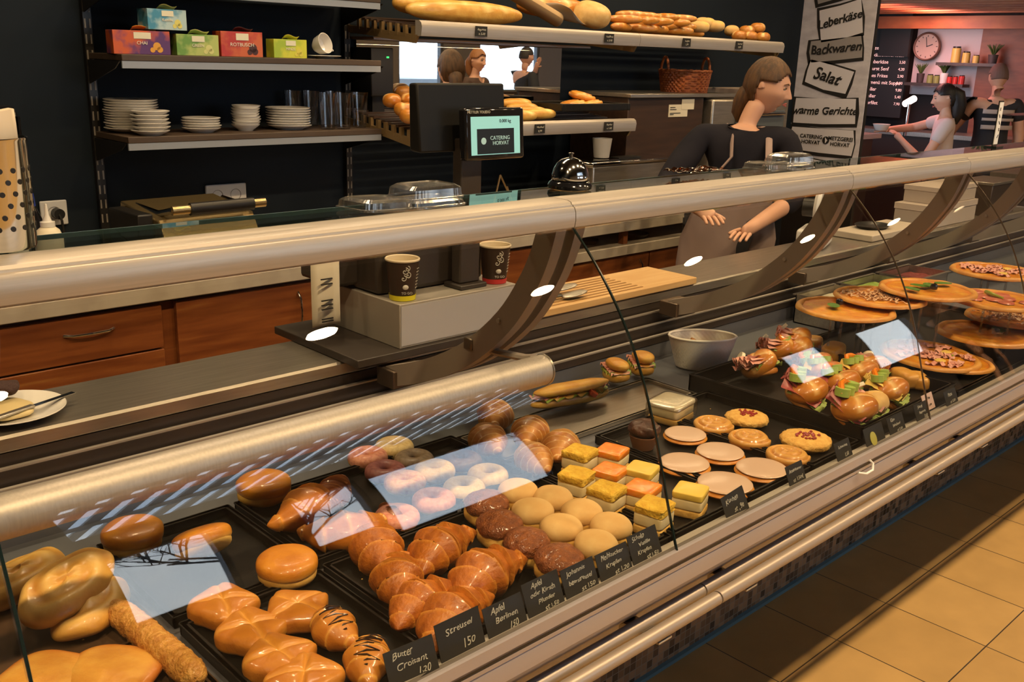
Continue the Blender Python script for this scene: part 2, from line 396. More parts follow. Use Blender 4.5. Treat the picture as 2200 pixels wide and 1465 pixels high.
t.links.new(tc.outputs['Object'], mp.inputs['Vector']); t.links.new(mp.outputs[0], br.inputs['Vector']); t.links.new(br.outputs['Color'], b.inputs['Base Color']); b.inputs['Roughness'].default_value = .25
cp('mosaic_plinth', B(XL, XR, 1.36, 1.42, 0.012, .48), mos)
cp('plinth_strip', B(XL, XR, 1.348, 1.42, 0, .012), mat('blue_protective_strip', (.10, .20, .26), .4))
cp('side_panel', B(XL-.03, XL, .88, 1.98, 0, .93), panel_m); cp('side_panel', B(XR, XR+.03, .88, 1.98, 0, .93), panel_m)
# top rail in lengths, the clear shelf on it
JX = [XL, -.76, .24, 1.26, 2.26, 2.96, 3.96, 4.96, XR]
rail = [(1.222, 1.3595), (1.18, 1.3585), (1.172, 1.3560), (1.170, 1.3520), (1.167, 1.3520), (1.166, 1.3490), (1.1625, 1.3475), (1.159, 1.340), (1.158, 1.325), (1.160, 1.313), (1.166, 1.309), (1.19, 1.312), (1.222, 1.34)]
for a, b in zip(JX, JX[1:]):
    cp('top_rail', G().prism(rail, a+.001, b-.001, True), alu, angle=25)
    g = G(); n = len(GPS)
    th = .006; off = []
    for i, (y, z) in enumerate(GPS):
        p = GPS[max(i-1, 0)]; q = GPS[min(i+1, n-1)]; d = Vector((q[0]-p[0], q[1]-p[1])).normalized(); off.append((y-d.y*th*1.0, z+d.x*th))
    g.prism(GPS+off[::-1], a+.0025, b-.0025, True)
    cp('glass_pane', g, glass_m, angle=40)
    if a > XL:
        e = [(y-.001, z) for y, z in GPS]
        cp('glass_joint', G().prism([(y-.0008, z) for y, z in GPS]+[(y*.5+yy*.5, z*.5+zz*.5) for (y, z), (yy, zz) in list(zip(GPS, off))[::-1]], a-(.0016 if a == 1.26 or a == .24 else .0007), a+(.0016 if a == 1.26 or a == .24 else .0007), True), glass_edge if a < 1.3 else alu_dark)
cp('top_glass_shelf', B(XL, XR, 1.218, 1.318, 1.3535, 1.3598), tint_glass)
cp('shelf_edge', B(XL, XR, 1.318, 1.3195, 1.3535, 1.3600), mat('glass_edge_green', (.10, .17, .19), .2))
cp('rail_underside_bar', B(XL, XR, 1.20, 1.235, 1.322, 1.338), alu_dark)
# curved arms
AP = smooth_prof([(1.21, 1.325), (1.23, 1.255), (1.262, 1.19), (1.32, 1.11), (1.41, 1.03), (1.50, .975), (1.60, .93), (1.70, .895)], 30)
arm_m = mat('grey_arm_metal', (.34, .29, .25), .5, .25)
def ribbon(P, x0, x1, w0, w1):
    n = len(P); A = []; Bq = []
    for i, (y, z) in enumerate(P):
        p = P[max(i-1, 0)]; q = P[min(i+1, n-1)]; d = Vector((q[0]-p[0], q[1]-p[1])).normalized(); nn = (-d.y, d.x)
        A.append((y+nn[0]*w0, z+nn[1]*w0)); Bq.append((y+nn[0]*w1, z+nn[1]*w1))
    return G().prism(A+Bq[::-1], x0, x1, True)
for ax in (.22-1.0, .22+.02, 1.245, 2.28, 3.0, 3.62, 4.4):
    a = cp('support_arm', ribbon(AP, ax, ax+.026, -.025, .023), arm_m, angle=30)
    a2 = cp('support_arm', ribbon(AP, ax+.056, ax+.080, -.022, .020), arm_m, angle=30)
    put('arm_screw', G().cyl((ax-.003, 1.335-.0, 1.105), (ax, 1.335, 1.105), .005, 10), alu, a)
    cp('arm_foot', B(ax-.01, ax+.085, 1.665, 1.73, .872, .915), alu_dark, bevel=.003)
# tubular lamp rail inside the case
cp('lamp_tube', G().lathe([(0, 0), (.026, 0), (.030, .004), (.030, 2.49), (.026, 2.494), (0, 2.494)], 28), alu, loc=(-1.2, 1.25, 1.018), rot=(0, RAD(90), 0))
cp('tube_end_ring', G().lathe([(.0305, 0), (.0315, .001), (.0315, .004), (.0305, .005)], 28), steel, loc=(1.285, 1.25, 1.018), rot=(0, RAD(90), 0))
cp('tube_bracket', G().tube([(1.262, 1.425, 1.038), (1.268, 1.36, 1.030), (1.272, 1.285, 1.036), (1.272, 1.262, 1.042)], .011, 8, .7), arm_m)
cp('bracket_clamp', B(1.24, 1.325, 1.41, 1.435, 1.025, 1.050), alu_dark, bevel=.003)
rail_m = mat('satin_anodised_rail', (.38, .32, .28), .42, .45)
# bumper rails, in lengths, on brackets
for y in (.899, .864):
    for a, b in ((XL, 1.370), (1.374, XR)):
        cp('bumper_rail', G().cyl((a, y, .66), (b, y, .66), .0125, 20), rail_m)
for bx in (-.75, -.45, .42, .68, 1.21, 1.475, 2.31, 2.58, 3.4, 3.7, 4.6):
    if XL < bx < XR-.1 : cp('rail_bracket', G().prism([(.855, .643), (.855, .647), (.935, .648), (.945, .64), (.945, .628)], bx-.018, bx+.018), alu, bevel=.001)
for hx in (.62, 1.92, 3.2):
    cp('sign_hook', G().tube([(hx-.03, .872, .758), (hx-.012, .862, .754), (hx+.012, .860, .757), (hx+.022, .866, .768), (hx+.018, .873, .775)], .0028, 8), white_p)
# ------------------------------------------------------------------ trays
def tray(label, x0, x1, y0, y1, m=black_tray, h=.020, z=.742, name='baking_tray', cat='tray', group='black trays on the counter deck'):
    g = G(); t = .0025; cx, cy = (x0+x1)/2, (y0+y1)/2; a, b = (x1-x0)/2, (y1-y0)/2
    g.box(-a+.006, a-.006, -b+.006, b-.006, 0, t)
    for (p, q, r, s) in ((-a, -a+.006, -b, b), (a-.006, a, -b, b), (-a, a, -b, -b+.006), (-a, a, b-.006, b)): g.box(p, q, r, s, 0, h)
    for (p, q, r, s) in ((-a-.002, -a+.010, -b, b), (a-.010, a+.002, -b, b), (-a, a, -b-.002, -b+.010), (-a, a, b-.010, b+.002)): g.box(p, q, r, s, h-.002, h)
    o = put(name, g, m, loc=(cx, cy, z)); return tag(o, label, cat, group)
brown_tray = mat('brown_board_laminate', (.065, .035, .018), .35, 0, c2=(.085, .048, .025), scale=4, stretch=(1, 10, 1))
tray('brown serving board under the big cheese puffs at the left end', .255, .515, 1.27, 1.575, brown_tray, h=.012, name='serving_board', group='brown boards on the counter deck')
tray('brown serving board under the flat apple turnovers at the left end', .255, .515, .955, 1.258, brown_tray, h=.012, name='serving_board', group='brown boards on the counter deck')
TR = [('black tray holding the square puff pockets and drizzled croissants', .535, .782, .955, 1.265), ('black tray holding the round rolls behind the square puff pockets', .535, .782, 1.285, 1.585),
      ('black tray holding the large streusel croissants', .796, 1.112, .955, 1.275), ('black tray holding the iced doughnuts', .796, 1.112, 1.295, 1.585),
      ('black tray holding the brown topped and pale krapfen', 1.126, 1.338, .955, 1.300), ('black tray holding the scored croissants behind the krapfen', 1.126, 1.338, 1.318, 1.585),
      ('black tray holding the yellow cake squares', 1.352, 1.585, .955, 1.325), ('black tray under the white glazed cookies', 1.599, 1.83, .955, 1.375),
      ('black tray under the berry streusel rounds and swirls', 1.844, 2.07, .955, 1.40)]
for l, *q in TR: tray(l, *q)
tray('deep black pan under the filled sandwich rolls', 2.085, 2.60, .965, 1.47, h=.045)
tray('stainless tray along the case back under the wrapped sandwiches', 1.352, 2.05, 1.42, 1.585, steel, h=.012, name='steel_tray')
tray('black tray under the pizzas at the far end', 2.615, 3.60, .96, 1.50, h=.02)

# ------------------------------------------------------------------ pastry shapes
def N(x, y, z, s=1): return noise.noise(Vector((x*s, y*s, z*s)))
def sp(v, e): return math.copysign(abs(v)**e, v)
def blob(a, b, c, e1=1.0, e2=1.0, disp=None, nu=36, nv=20, amp=.03, ns=30, seed=0, base=.0, tone=None, g=None):
    g = g or G(); n = nv
    def fn(u, v):
        th = 2*pi*u; ph = -pi/2+pi*v
        x = a*sp(cos(ph), e1)*sp(cos(th), e2); y = b*sp(cos(ph), e1)*sp(sin(th), e2); z = c*sp(sin(ph), e1)
        k = 1+amp*N(x+seed, y, z, ns); t = 0
        x *= k; y *= k; z = z*k
        if disp:
            q = disp(x, y, z, th, ph); x, y, z = q[:3]; t = q[3] if len(q) > 3 else 0
        return (x, y, max(z+c, base if z < 0 else -1)+0, t)
    return g.grid(fn, nu, nv, wu=True)
def P_(name, dark, mid, light, rough=.42, scale=22, bump=.25, bscale=90, coat=.15, tone=(.75, .45, .14), contrast=(.3, .58)):
    dark, mid, light, tone = [(c[0], c[1]*.90, c[2]*.62) for c in (dark, mid, light, tone)]
    return mat(name, dark, rough, 0, c2=mid, c3=light, scale=scale, bump=bump, bscale=bscale, coat=coat, tone=tone, sss=.0, contrast=contrast)
cro_m = P_('croissant_crust', (.42, .14, .018), (.55, .21, .03), (.64, .29, .05), coat=.3, tone=(.78, .42, .10))
stre_m = P_('streusel_croissant_crust', (.30, .085, .013), (.48, .16, .022), (.58, .22, .035), scale=45, bump=.55, bscale=130, coat=.2, tone=(.72, .34, .07))
pock_m = P_('glazed_puff_crust', (.45, .16, .022), (.58, .25, .04), (.68, .36, .08), coat=.5, tone=(.80, .48, .13))
puff_m = P_('pale_puff_crust', (.50, .24, .05), (.64, .37, .09), (.72, .48, .16), tone=(.80, .58, .26))
turn_m = P_('turnover_crust', (.55, .25, .05), (.68, .38, .09), (.74, .48, .15), coat=.4, tone=(.50, .17, .03))
bread_m = P_('roll_crust', (.40, .15, .03), (.55, .25, .06), (.66, .38, .13), coat=.25, tone=(.85, .70, .45))
berl_m = P_('fried_dough_crust', (.52, .19, .02), (.66, .29, .03), (.72, .36, .06), coat=.25, tone=(.80, .56, .24))
pale_m = P_('sugared_krapfen_top', (.60, .40, .20), (.68, .50, .29), (.74, .60, .40), rough=.8, coat=0, tone=(.72, .48, .16), bump=.15)
base_m = P_('pale_yellow_dough', (.62, .38, .10), (.70, .47, .16), (.75, .55, .22), rough=.7, coat=0)
crumb_m = P_('brown_streusel', (.15, .042, .012), (.26, .08, .02), (.38, .14, .04), rough=.55, scale=90, bump=1.0, bscale=300, coat=.3)
choc_m = mat('chocolate', (.022, .010, .006), .3, coat=.4)
retz_m = P_('pretzel_roll_crust', (.45, .16, .02), (.60, .26, .04), (.70, .36, .09), coat=.6, tone=(.82, .62, .36))
_cache = {}
def proto(kind, var, fn):
    k = (kind, var)
    if k not in _cache: _cache[k] = fn(var)
    return _cache[k]
def make(kind, name, parts, label, cat, loc, rz=0, group=None, tilt=(0, 0), s=1):
    """parts: list of (part name, mesh, material)"""
    if len(parts) == 1:
        o = bpy.data.objects.new(name, parts[0][1]); COL.objects.link(o); tag(o, label, cat, group)
        if not parts[0][1].materials: parts[0][1].materials.append(parts[0][2])
    else:
        o = thing(name, label, cat, group=group)
        for pn, me, mm in parts:
            if not me.materials: me.materials.append(mm)
            c = bpy.data.objects.new(pn, me); COL.objects.link(c); c.parent = o
    o.location = loc; o.rotation_euler = (RAD(tilt[0]), RAD(tilt[1]), RAD(rz)); o.scale = (s, s, s)
    return o

def croissant(var, L=.165, R=.031, n=7, bend=.25, mm=None, ridged=.17):
    def fn(u, v):
        t = 2*u-1; th = 2*pi*v
        ph = (abs(t)*n/2+.10*sin(th+var)+.05*sin(3*t+var))
        fr = ph-math.floor(ph)
        env = max(0.0, 1-abs(t)**1.7)**.88
        r = R*env*(1+ridged*(.5-fr)*1.2)+.0045*(1-abs(t))**.2
        tone = max(0, 1-abs(fr-.04)/.12) if fr < .5 else max(0, (fr-.90)/.10)
        tone = min(1, tone)*.75
        ang = t*bend*2.0
        cx = L/2*sin(ang)/sin(bend*2.0) if bend else L/2*t
        cy = -(L/2)*(1-cos(ang))/sin(bend*2.0) if bend else 0
        nx, ny = sin(ang), cos(ang)
        k = 1+.07*N(t*3+var*5, cos(th), sin(th), 1.6)
        rr = r*k; h = rr*cos(th); z = rr*sin(th)*.86
        return (cx+nx*h, cy+ny*h, max(z+R*.80, R*.80-R*.80+.0), tone)
    g = G().grid(fn, 84, 28, wv=True)
    return g.mesh('croissant')
def mk_croissant(mm, **k):
    return lambda var: [('crust', croissant(var, **k), mm)]
def driz(x, y):
    R = .029; r = R*max(0, 1-abs(x/.0575)**1.7)**.88*1.03+.003; y = max(-r*.8, min(r*.8, y)); a = x/.0575*.4
    return (x, y-(.0575)*(1-cos(a))/sin(.4), .0232+.88*math.sqrt(max(0, r*r-y*y))+.0006)
def pocket(var):
    def d(x, y, z, th, ph):
        a = .046; u, v = x/a, y/a
        k = 0; tone = 0
        if z > -.004:
            for s in (1, -1):
                dd = abs(u-s*v*(.85+.1*var)+.08*sin(var*3+v*3)); k += math.exp(-(dd/.13)**2); 
            tone = max(0, min(1, k*.6))
            z = z-.006*min(k, 1.3)*(1-.3*(u*u+v*v))+.003*N(x+var, y, z, 40)
            z *= 1-.18*max(abs(u), abs(v))
        pull = 1+.10*(abs(u*v))
        return (x*pull, y*pull, z, tone*.7)
    g = blob(.046, .044, .021, .62, .58, d, 48, 26, amp=.06, ns=35, seed=var)
    return [('crust', g.mesh('puff_pocket'), pock_m)]
def krapfen_parts(var, topm, rt=.0395, rb=.038, crumb=False, h=.064):
    g1 = blob(rb, rb, h*.38, .85, 1, None, 44, 20, amp=.13, ns=70, seed=var)
    def dtop(x, y, z, th, ph):
        if crumb:
            k = 1+.045*N(x, y, z+var, 170)+.06*N(x, y+var, z, 90); return (x*k, y*k, z*k, 0)
        return (x, y, z, max(0, min(1, -z/(h*.25))))
    g2 = blob(rt, rt, h*.345, .92, 1, dtop, 56 if crumb else 36, 30 if crumb else 18, amp=.07, ns=25, seed=var+9)
    g2.v = [(x, y, z+h*.31) for x, y, z in g2.v]
    return [('bun_base', g1.mesh('bun_base'), base_m), ('bun_top', g2.mesh('bun_top'), topm)]
def berliner(var):
    def dd(x, y, z, th, ph): return (x, y, z, 0)
    g1 = blob(.049, .048, .019, .8, 1, None, 36, 14, amp=.05, ns=30, seed=var)
    g2 = blob(.051, .050, .020, .72, 1, lambda x, y, z, th, ph: (x, y, z, max(0, min(1, -z/.02))), 44, 20, amp=.05, ns=28, seed=var+4); g2.v = [(x, y, z+.013) for x, y, z in g2.v]
    return [('bun_base', g1.mesh('bun_base'), base_m), ('bun_top', g2.mesh('bun_top'), berl_m)]
DON = {}
def donut(var):
    cols = [((.55, .19, .20), (.72, .35, .34)), ((.55, .42, .26), (.68, .55, .38)), ((.34, .11, .15), (.50, .20, .24)), ((.28, .22, .19), (.42, .34, .30)),
            ((.62, .24, .16), (.75, .48, .34)), ((.60, .42, .24), (.72, .58, .40)), ((.045, .018, .014), (.10, .04, .03))]
    c1, c2 = cols[var % 7]
    dm = P_('doughnut_icing_%s' % 'abcdefg'[var % 7], c1, c2, c2, rough=.5, scale=120, bump=.3, coat=.2)
    R, r = .026, .0165
    def tor(z0, k, rr): 
        return lambda u, v: ((R+rr*cos(2*pi*v)*1.02)*cos(2*pi*u)*(1+.02*sin(5*2*pi*u+var)), (R+rr*cos(2*pi*v))*sin(2*pi*u), z0+rr*k*sin(2*pi*v), 0)
    def ice(u, v):
        a = -.35+(pi+.7)*v; w = .06*sin(7*2*pi*u+var)
        rr = r*1.06; return ((R+rr*cos(a+w*(1 if v > .5 else -1)*0)*1.0)*cos(2*pi*u), (R+rr*cos(a))*sin(2*pi*u), r*.95+rr*sin(a)*.95+.001, 0)
    g = G().grid(tor(r*.95, .95, r), 36, 16, wu=True, wv=True); g2 = G().grid(ice, 36, 12, wu=True)
    return [('dough_ring', g.mesh('dough_ring'), base_m), ('icing', g2.mesh('icing'), dm)]
def cake(var):
    kind = ('crumble', 'orange', 'plain')[var % 3]
    a = .030; tops = {'crumble': P_('yellow_crumble', (.62, .38, .03), (.72, .50, .06), (.80, .62, .14), rough=.7, scale=70, bump=1, bscale=160, coat=0),
                      'orange': P_('orange_fruit_glaze', (.80, .20, .01), (.82, .30, .02), (.80, .50, .16), rough=.25, scale=60, bump=.2, coat=.6),
                      'plain': P_('yellow_jelly_top', (.76, .58, .12), (.78, .61, .15), (.80, .65, .20), rough=.4, scale=10, bump=.05, coat=.2)}
    cream = mat('cream_filling', (.72, .58, .30), .6, c2=(.78, .66, .40), scale=40, bump=.1)
    spg = P_('sponge_base', (.58, .36, .10), (.68, .46, .16), (.72, .5, .2), rough=.8, scale=120, bump=.5, coat=0)
    def sq(z0, z1, am, s, k=a):
        def fn(u, v):
            th = 2*pi*u; ph = -pi/2+pi*v
            x = k*sp(cos(ph), .28)*sp(cos(th), .22); y = k*sp(cos(ph), .28)*sp(sin(th), .22); z = sp(sin(ph), .28)
            q = 1+am*N(x+s, y, z, 60)
            return (x*q, y*q, (z0+z1)/2+z*(z1-z0)/2*(1+am*3*N(x, y+s, .3, 80)), 0)
        return G().grid(fn, 48, 18, wu=True)
    am = .10 if kind == 'crumble' else .02
    H = .060 if kind == 'crumble' else .052
    L = [('sponge', sq(0, H*.32, .02, var, a*1.01).mesh('sponge', 60), spg), ('cream_layer', sq(H*.30, H*.74, .015, var).mesh('cream_layer', 60), cream),
         ('cake_top', sq(H*.70, H, am, var, a*1.01).mesh('cake_top', 70), tops[kind])]
    return L
def cookie(var):
    g1 = blob(.058, .057, .010, .9, 1, None, 40, 12, amp=.015, ns=20, seed=var)
    g2 = blob(.0545, .0535, .0032, .6, 1, None, 40, 10, amp=.01, ns=20, seed=var); g2.v = [(x, y, z+.0155) for x, y, z in g2.v]
    return [('cookie_base', g1.mesh('cookie_base'), berl_m), ('sugar_glaze', g2.mesh('sugar_glaze'), mat('white_sugar_glaze', (.58, .40, .29), .3, c2=(.63, .44, .32), scale=12, coat=.4))]
def swirl(var):
    def d(x, y, z, th, ph):
        r = math.hypot(x, y)/.045; t = 0
        if z > 0:
            f = (r*2.6-th/(2*pi)) % 1; k = math.exp(-((f-.5)/.16)**2); z -= .0045*k; t = 1-k
            t = .5*t
        return (x, y, z, t)
    g = blob(.045, .044, .014, .7, 1, d, 72, 34, amp=.06, ns=40, seed=var)
    return [('swirl_dough', g.mesh('swirl_dough'), P_('nut_swirl_dough', (.35, .13, .03), (.55, .27, .06), (.66, .38, .10), coat=.6, tone=(.74, .47, .15)))]
def round_streusel(var):
    def d(x, y, z, th, ph):
        k = 1+.06*N(x, y, z+var, 120)+.04*N(x, y, z, 220); return (x*k, y*k, z*k, 0)
    g = blob(.053, .052, .013, .7, 1, d, 60, 26, seed=var)
    rr = random.Random(var); g2 = G()
    for _ in range(34):
        a = rr.uniform(0, 6.28); q = rr.uniform(0, .026); g2.lathe([(0, -.003), (.0032, -.001), (.0034, .0015), (0, .004)], 6, (q*cos(a), q*sin(a), .0265))
    o = [('streusel_round', g.mesh('streusel_round'), P_('butter_streusel', (.62, .36, .10), (.72, .48, .17), (.78, .58, .26), rough=.7, scale=70, bump=.9, bscale=180, coat=0)),
         ('berry_topping', g2.mesh('berry_topping'), mat('red_berries', (.28, .015, .012), .25, coat=.5))]
    return o
def ridged_bar(var):
    g = croissant(var+3, L=.17, R=.030, n=22, bend=0.02, ridged=.22)
    return [('crust', g, P_('ridged_brown_crust', (.16, .045, .012), (.28, .08, .02), (.36, .12, .03), coat=.3, tone=(.55, .24, .07)))]
def bigpuff(var):
    def d(x, y, z, th, ph):
        r = math.hypot(x/.082, y/.048); t = 0
        if z > 0:
            k = sin(r*13+th*1.0); z += .0022*k; t = .35+.35*k
        z += .003*sin(th*3+var)
        return (x, y, z, t)
    g = blob(.082, .048, .022, .75, .9, d, 56, 28, amp=.08, ns=24, seed=var*3)
    return [('puff_shell', g.mesh('puff_shell'), puff_m)]
def turnover(var):
    def d(x, y, z, th, ph):
        t = max(0, (max(abs(x/.085), abs(y/.072))-.72)*4); z *= (1-.45*abs(x/.085))*(1-.3*abs(y/.075))
        return (x, y, z, min(1, t))
    g = blob(.085, .072, .019, .7, .50, d, 48, 22, amp=.05, ns=18, seed=var)
    return [('turnover_shell', g.mesh('turnover_shell'), turn_m)]
def stick(var):
    def fn(u, v):
        t = 2*u-1; th = 2*pi*v
        r = .0215*max(0, 1-abs(t)**9)**.5*(1+.10*N(t*14, cos(th)*1.5, sin(th)*1.5+var)+.10*N(t*34, cos(th)*3, sin(th)*3))
        return (.13*t, r*cos(th), .022+r*sin(th), 0)
    return [('crumbed_stick', G().grid(fn, 120, 30, wv=True).mesh('crumbed_stick'), P_('cheese_crumb_crust', (.45, .20, .05), (.62, .34, .10), (.74, .50, .20), scale=80, bump=1, bscale=200, coat=.1))]
def oval_bread(a, b, c, mm, cuts=0, seed=0, amp=.05):
    def d(x, y, z, th, ph):
        t = 0
        if cuts and z > 0:
            f = ((x/a+1)/2*cuts+y/b*.35) % 1; k = math.exp(-((f-.5)/.12)**2)*(1-(x/a)**2); t = min(1, k*1.2); z -= c*.10*k
        return (x, y, z, t)
    return blob(a, b, c, .85, 1, d, 48, 22, amp=amp, ns=.9/max(a, .01), seed=seed).mesh('loaf')

# ------------------------------------------------------------------ baked goods on the deck
ZD = .7465
def row(kind, name, cat, group, fn, items, h=.03, z=ZD):
    for it in items:
        px, py, rz, label = it[:4]; s = it[4] if len(it) > 4 else 1; var = it[5] if len(it) > 5 else int(px) % 4; ex = it[6] if len(it) > 6 else {}
        zz = z+ex.get('dz', 0)
        p = at(px, py, Z=zz+h*s*.5); p.y = min(p.y, 1.665)
        make(kind, name, proto(kind, var, fn), label, cat, (p.x, p.y, zz), rz, group, ex.get('tilt', (0, 0)), s)
row('pocket', 'puff_pastry_pocket', 'pastry', 'glazed square puff pockets', pocket, [
    (480, 1303, 20, 'square golden puff pocket at the rear left corner of its group'), (640, 1312, 55, 'square golden puff pocket under the round orange-topped bun'),
    (540, 1357, 30, 'square golden puff pocket second from the back left'), (600, 1415, 38, 'square golden puff pocket beside the drizzled croissants, in the middle of the file'),
    (655, 1462, 15, 'square golden puff pocket nearest the counter front, cut by the picture edge')], h=.04)
row('drizzled', 'drizzled_croissant', 'croissant', 'chocolate drizzled croissants', lambda v: mk_croissant(pock_m, L=.115, R=.029, n=5, bend=.2, ridged=.10)(v)+[
    ('chocolate_drizzle', G().tube([driz(-.036+.0036*k, .017*sin(k*1.57)) for k in range(21)], .0017, 6).mesh('drizzle'), choc_m)], [
    (717, 1352, 82, 'glazed croissant with chocolate drizzle, the upright rear one'), (790, 1420, 48, 'glazed croissant with chocolate drizzle behind the butter croissant card')], h=.044)
row('streusel_croissant', 'streusel_croissant', 'croissant', 'large streusel croissants', mk_croissant(stre_m, L=.178, R=.0375, n=5.4, bend=.30, ridged=.30), [
    (808, 1184, 62, 'streusel croissant at the rear left of its tray, beside the chocolate ridged bar', 1, 1), (940, 1184, 18, 'streusel croissant at the rear right of its tray', 1, 2),
    (853, 1250, 55, 'streusel croissant with a pale torn tip showing filling', .92, 3), (1038, 1240, 12, 'long streusel croissant on the right side of its tray', 1.05, 4),
    (905, 1298, 10, 'streusel croissant in the middle front, overlapping the last one', .9, 5), (968, 1332, 18, 'streusel croissant nearest the streusel price card', 1, 6)], h=.05)
row('berliner', 'apple_berliner', 'doughnut', 'round orange topped berliner buns', berliner, [
    (618, 1222, 0, 'round orange-topped bun in front of the others, nearest the pockets', 1, 0), (443, 1170, 30, 'orange-topped bun lying tilted on its side in the middle', 1, 1, {'tilt': (-24, 14), 'dz': .012}),
    (286, 1156, 0, 'orange-topped bun at the far left, alone', 1.02, 2), (567, 1052, 0, 'orange-topped bun at the back beside the plain croissants', 1.05, 3)], h=.046)
row('plain_croissant', 'plain_croissant', 'croissant', 'plain croissants at the back', mk_croissant(cro_m, L=.17, R=.038, n=5, bend=.45, ridged=.25), [
    (660, 1098, 215, 'plain golden croissant behind the round buns', 1, 1), (745, 1150, 160, 'plain curved croissant with one tip over the tray rim', .95, 2)], h=.048)
row('ridged', 'chocolate_ridged_bar', 'pastry', 'ridged chocolate bars', ridged_bar, [
    (715, 1062, 42, 'ridged reddish-brown chocolate bar behind the plain croissants', .95, 0), (838, 1108, 70, 'ridged chocolate bar touching the streusel croissants', .62, 1)], h=.045)
row('donut', 'iced_doughnut', 'doughnut', 'iced ring doughnuts', donut, [
    (790, 983, 0, 'pink iced doughnut at the rear left corner', 1, 0), (847, 961, 0, 'beige speckled doughnut at the very back', 1, 1), (828, 1014, 0, 'dark rose iced doughnut in the second file', 1, 2),
    (890, 989, 0, 'greyish speckled doughnut in the middle', 1, 3), (870, 1037, 0, 'salmon iced doughnut with sprinkles in the third file', 1, 4), (934, 1012, 0, 'cream speckled doughnut in the third file', 1, 5),
    (993, 991, 0, 'dark chocolate iced doughnut', 1, 6), (932, 1076, 0, 'pink iced doughnut under the bright reflection', 1, 7), (997, 1050, 0, 'beige doughnut under the bright reflection', 1, 8), (853, 1112, 0, 'rose doughnut at the front of its tray by the tray rim', 1, 14),
    (1048, 1022, 0, 'cream doughnut at the front right under the reflection', 1, 12)], h=.034)
row('scored', 'scored_croissant', 'croissant', 'scored croissants at the back', mk_croissant(P_('scored_crust', (.36, .14, .03), (.52, .24, .06), (.66, .40, .16), tone=(.82, .66, .40)), L=.145, R=.037, n=9, bend=.15), [
    (1064, 896, 40, 'scored croissant at the very back against the case wall', 1, 1), (1048, 949, 60, 'scored croissant at the left of its pile', 1, 2), (1140, 932, 30, 'scored croissant in the middle of its pile', 1, 3),
    (1205, 964, 30, 'scored croissant at the right, brightest golden', 1, 4), (1146, 990, 65, 'scored croissant at the front under the reflection', .95, 5)], h=.05)
row('streusel_krapfen', 'streusel_krapfen', 'doughnut', 'krapfen with brown streusel tops', lambda v: krapfen_parts(v, crumb_m, .0425, .041, True), [
    (1046, 1100, 0, 'brown streusel krapfen at the back of its file, half in the reflection'), (1074, 1146, 0, 'brown streusel krapfen second from the back'), (1132, 1184, 0, 'brown streusel krapfen second from the front'),
    (1202, 1222, 0, 'brown streusel krapfen nearest the price cards')], h=.05)
row('pale_krapfen', 'sugared_krapfen', 'doughnut', 'pale sugared krapfen', lambda v: krapfen_parts(v, pale_m), [
    (1113, 1072, 0, 'pale krapfen at the rear left, touched by the reflection'), (1188, 1087, 0, 'pale krapfen at the rear right beside the cake squares'), (1143, 1116, 0, 'pale krapfen second in the left file'),
    (1250, 1118, 0, 'pale krapfen second in the right file'), (1205, 1152, 0, 'pale krapfen third in the left file'), (1312, 1148, 0, 'pale krapfen third in the right file, largest'), (1280, 1187, 0, 'pale krapfen nearest the price cards')], h=.052)
ck = {'c': ('crumble-topped yellow', 0), 'o': ('orange-glazed', 1), 'p': ('plain yellow', 2)}
row('cake', 'cake_square', 'cake', 'cake squares', cake, [
    (1245, 999, 12, 'crumble-topped yellow cake square at the rear left', 1, 0), (1238, 1050, 14, 'crumble-topped yellow cake square in front of the rear left one', 1, 3), (1314, 990, 16, 'orange-glazed cake square at the back', 1, 1),
    (1310, 1033, 14, 'orange-glazed cake square second from the back', 1, 4), (1302, 1082, 10, 'crumble-topped yellow cake square beside the largest krapfen', 1, 0), (1378, 1030, 18, 'plain yellow cake square behind the front orange one', 1, 2),
    (1379, 1072, 14, 'orange-glazed cake square at the front', 1.02, 7), (1404, 1118, 12, 'crumble-topped yellow cake square nearest the price cards', 1, 6), (1482, 1078, 22, 'plain yellow cake square standing alone right of the glass joint', 1.02, 5)], h=.045)
row('cookie', 'glazed_cookie', 'cookie', 'white glazed flat cookies', cookie, [
    (1472, 938, 0, 'white glazed cookie at the back left beside the muffin', .90), (1547, 977, 0, 'white glazed cookie in the middle of the five', .98), (1470, 1001, 0, 'white glazed cookie left, behind the glass joint', 1), (1636, 1013, 0, 'white glazed cookie beside the cookie price card', 1.02),
    (1557, 1046, 0, 'white glazed cookie nearest the cake price card', 1.06)], h=.02)
row('swirl', 'nut_swirl', 'pastry', 'golden swirl buns', swirl, [
    (1533, 913, 0, 'golden swirl bun nearest the wrapped cake', 1.1), (1610, 943, 0, 'golden swirl bun in the middle of its tray', 1.1), (1692, 979, 0, 'golden swirl bun nearest the price card', 1.1)], h=.03)
row('round_streusel', 'berry_streusel_round', 'pastry', 'streusel rounds with red berries', round_streusel, [
    (1605, 897, 0, 'streusel round with red berries at the back of its tray', 1), (1731, 944, 0, 'streusel round with red berries at the right front', 1.12)], h=.03)
row('bigpuff', 'cheese_puff', 'pastry', 'big layered cheese puffs', bigpuff, [
    (48, 1242, 30, 'big layered puff behind, at the very left edge', 1.0, 1), (143, 1258, 35, 'big layered puff lying on top of the others', 1.08, 2, {'dz': .026, 'tilt': (8, -6)}), (196, 1302, 45, 'big flat puff underneath, right of the others', 1.0, 3)], h=.045)
row('turnover', 'apple_turnover', 'pastry', 'flat yellow turnovers', turnover, [
    (225, 1462, 40, 'flat yellow turnover right of the front glass joint', .92, 1), (85, 1478, 32, 'flat yellow turnover at the picture corner', .92, 2)], h=.035)
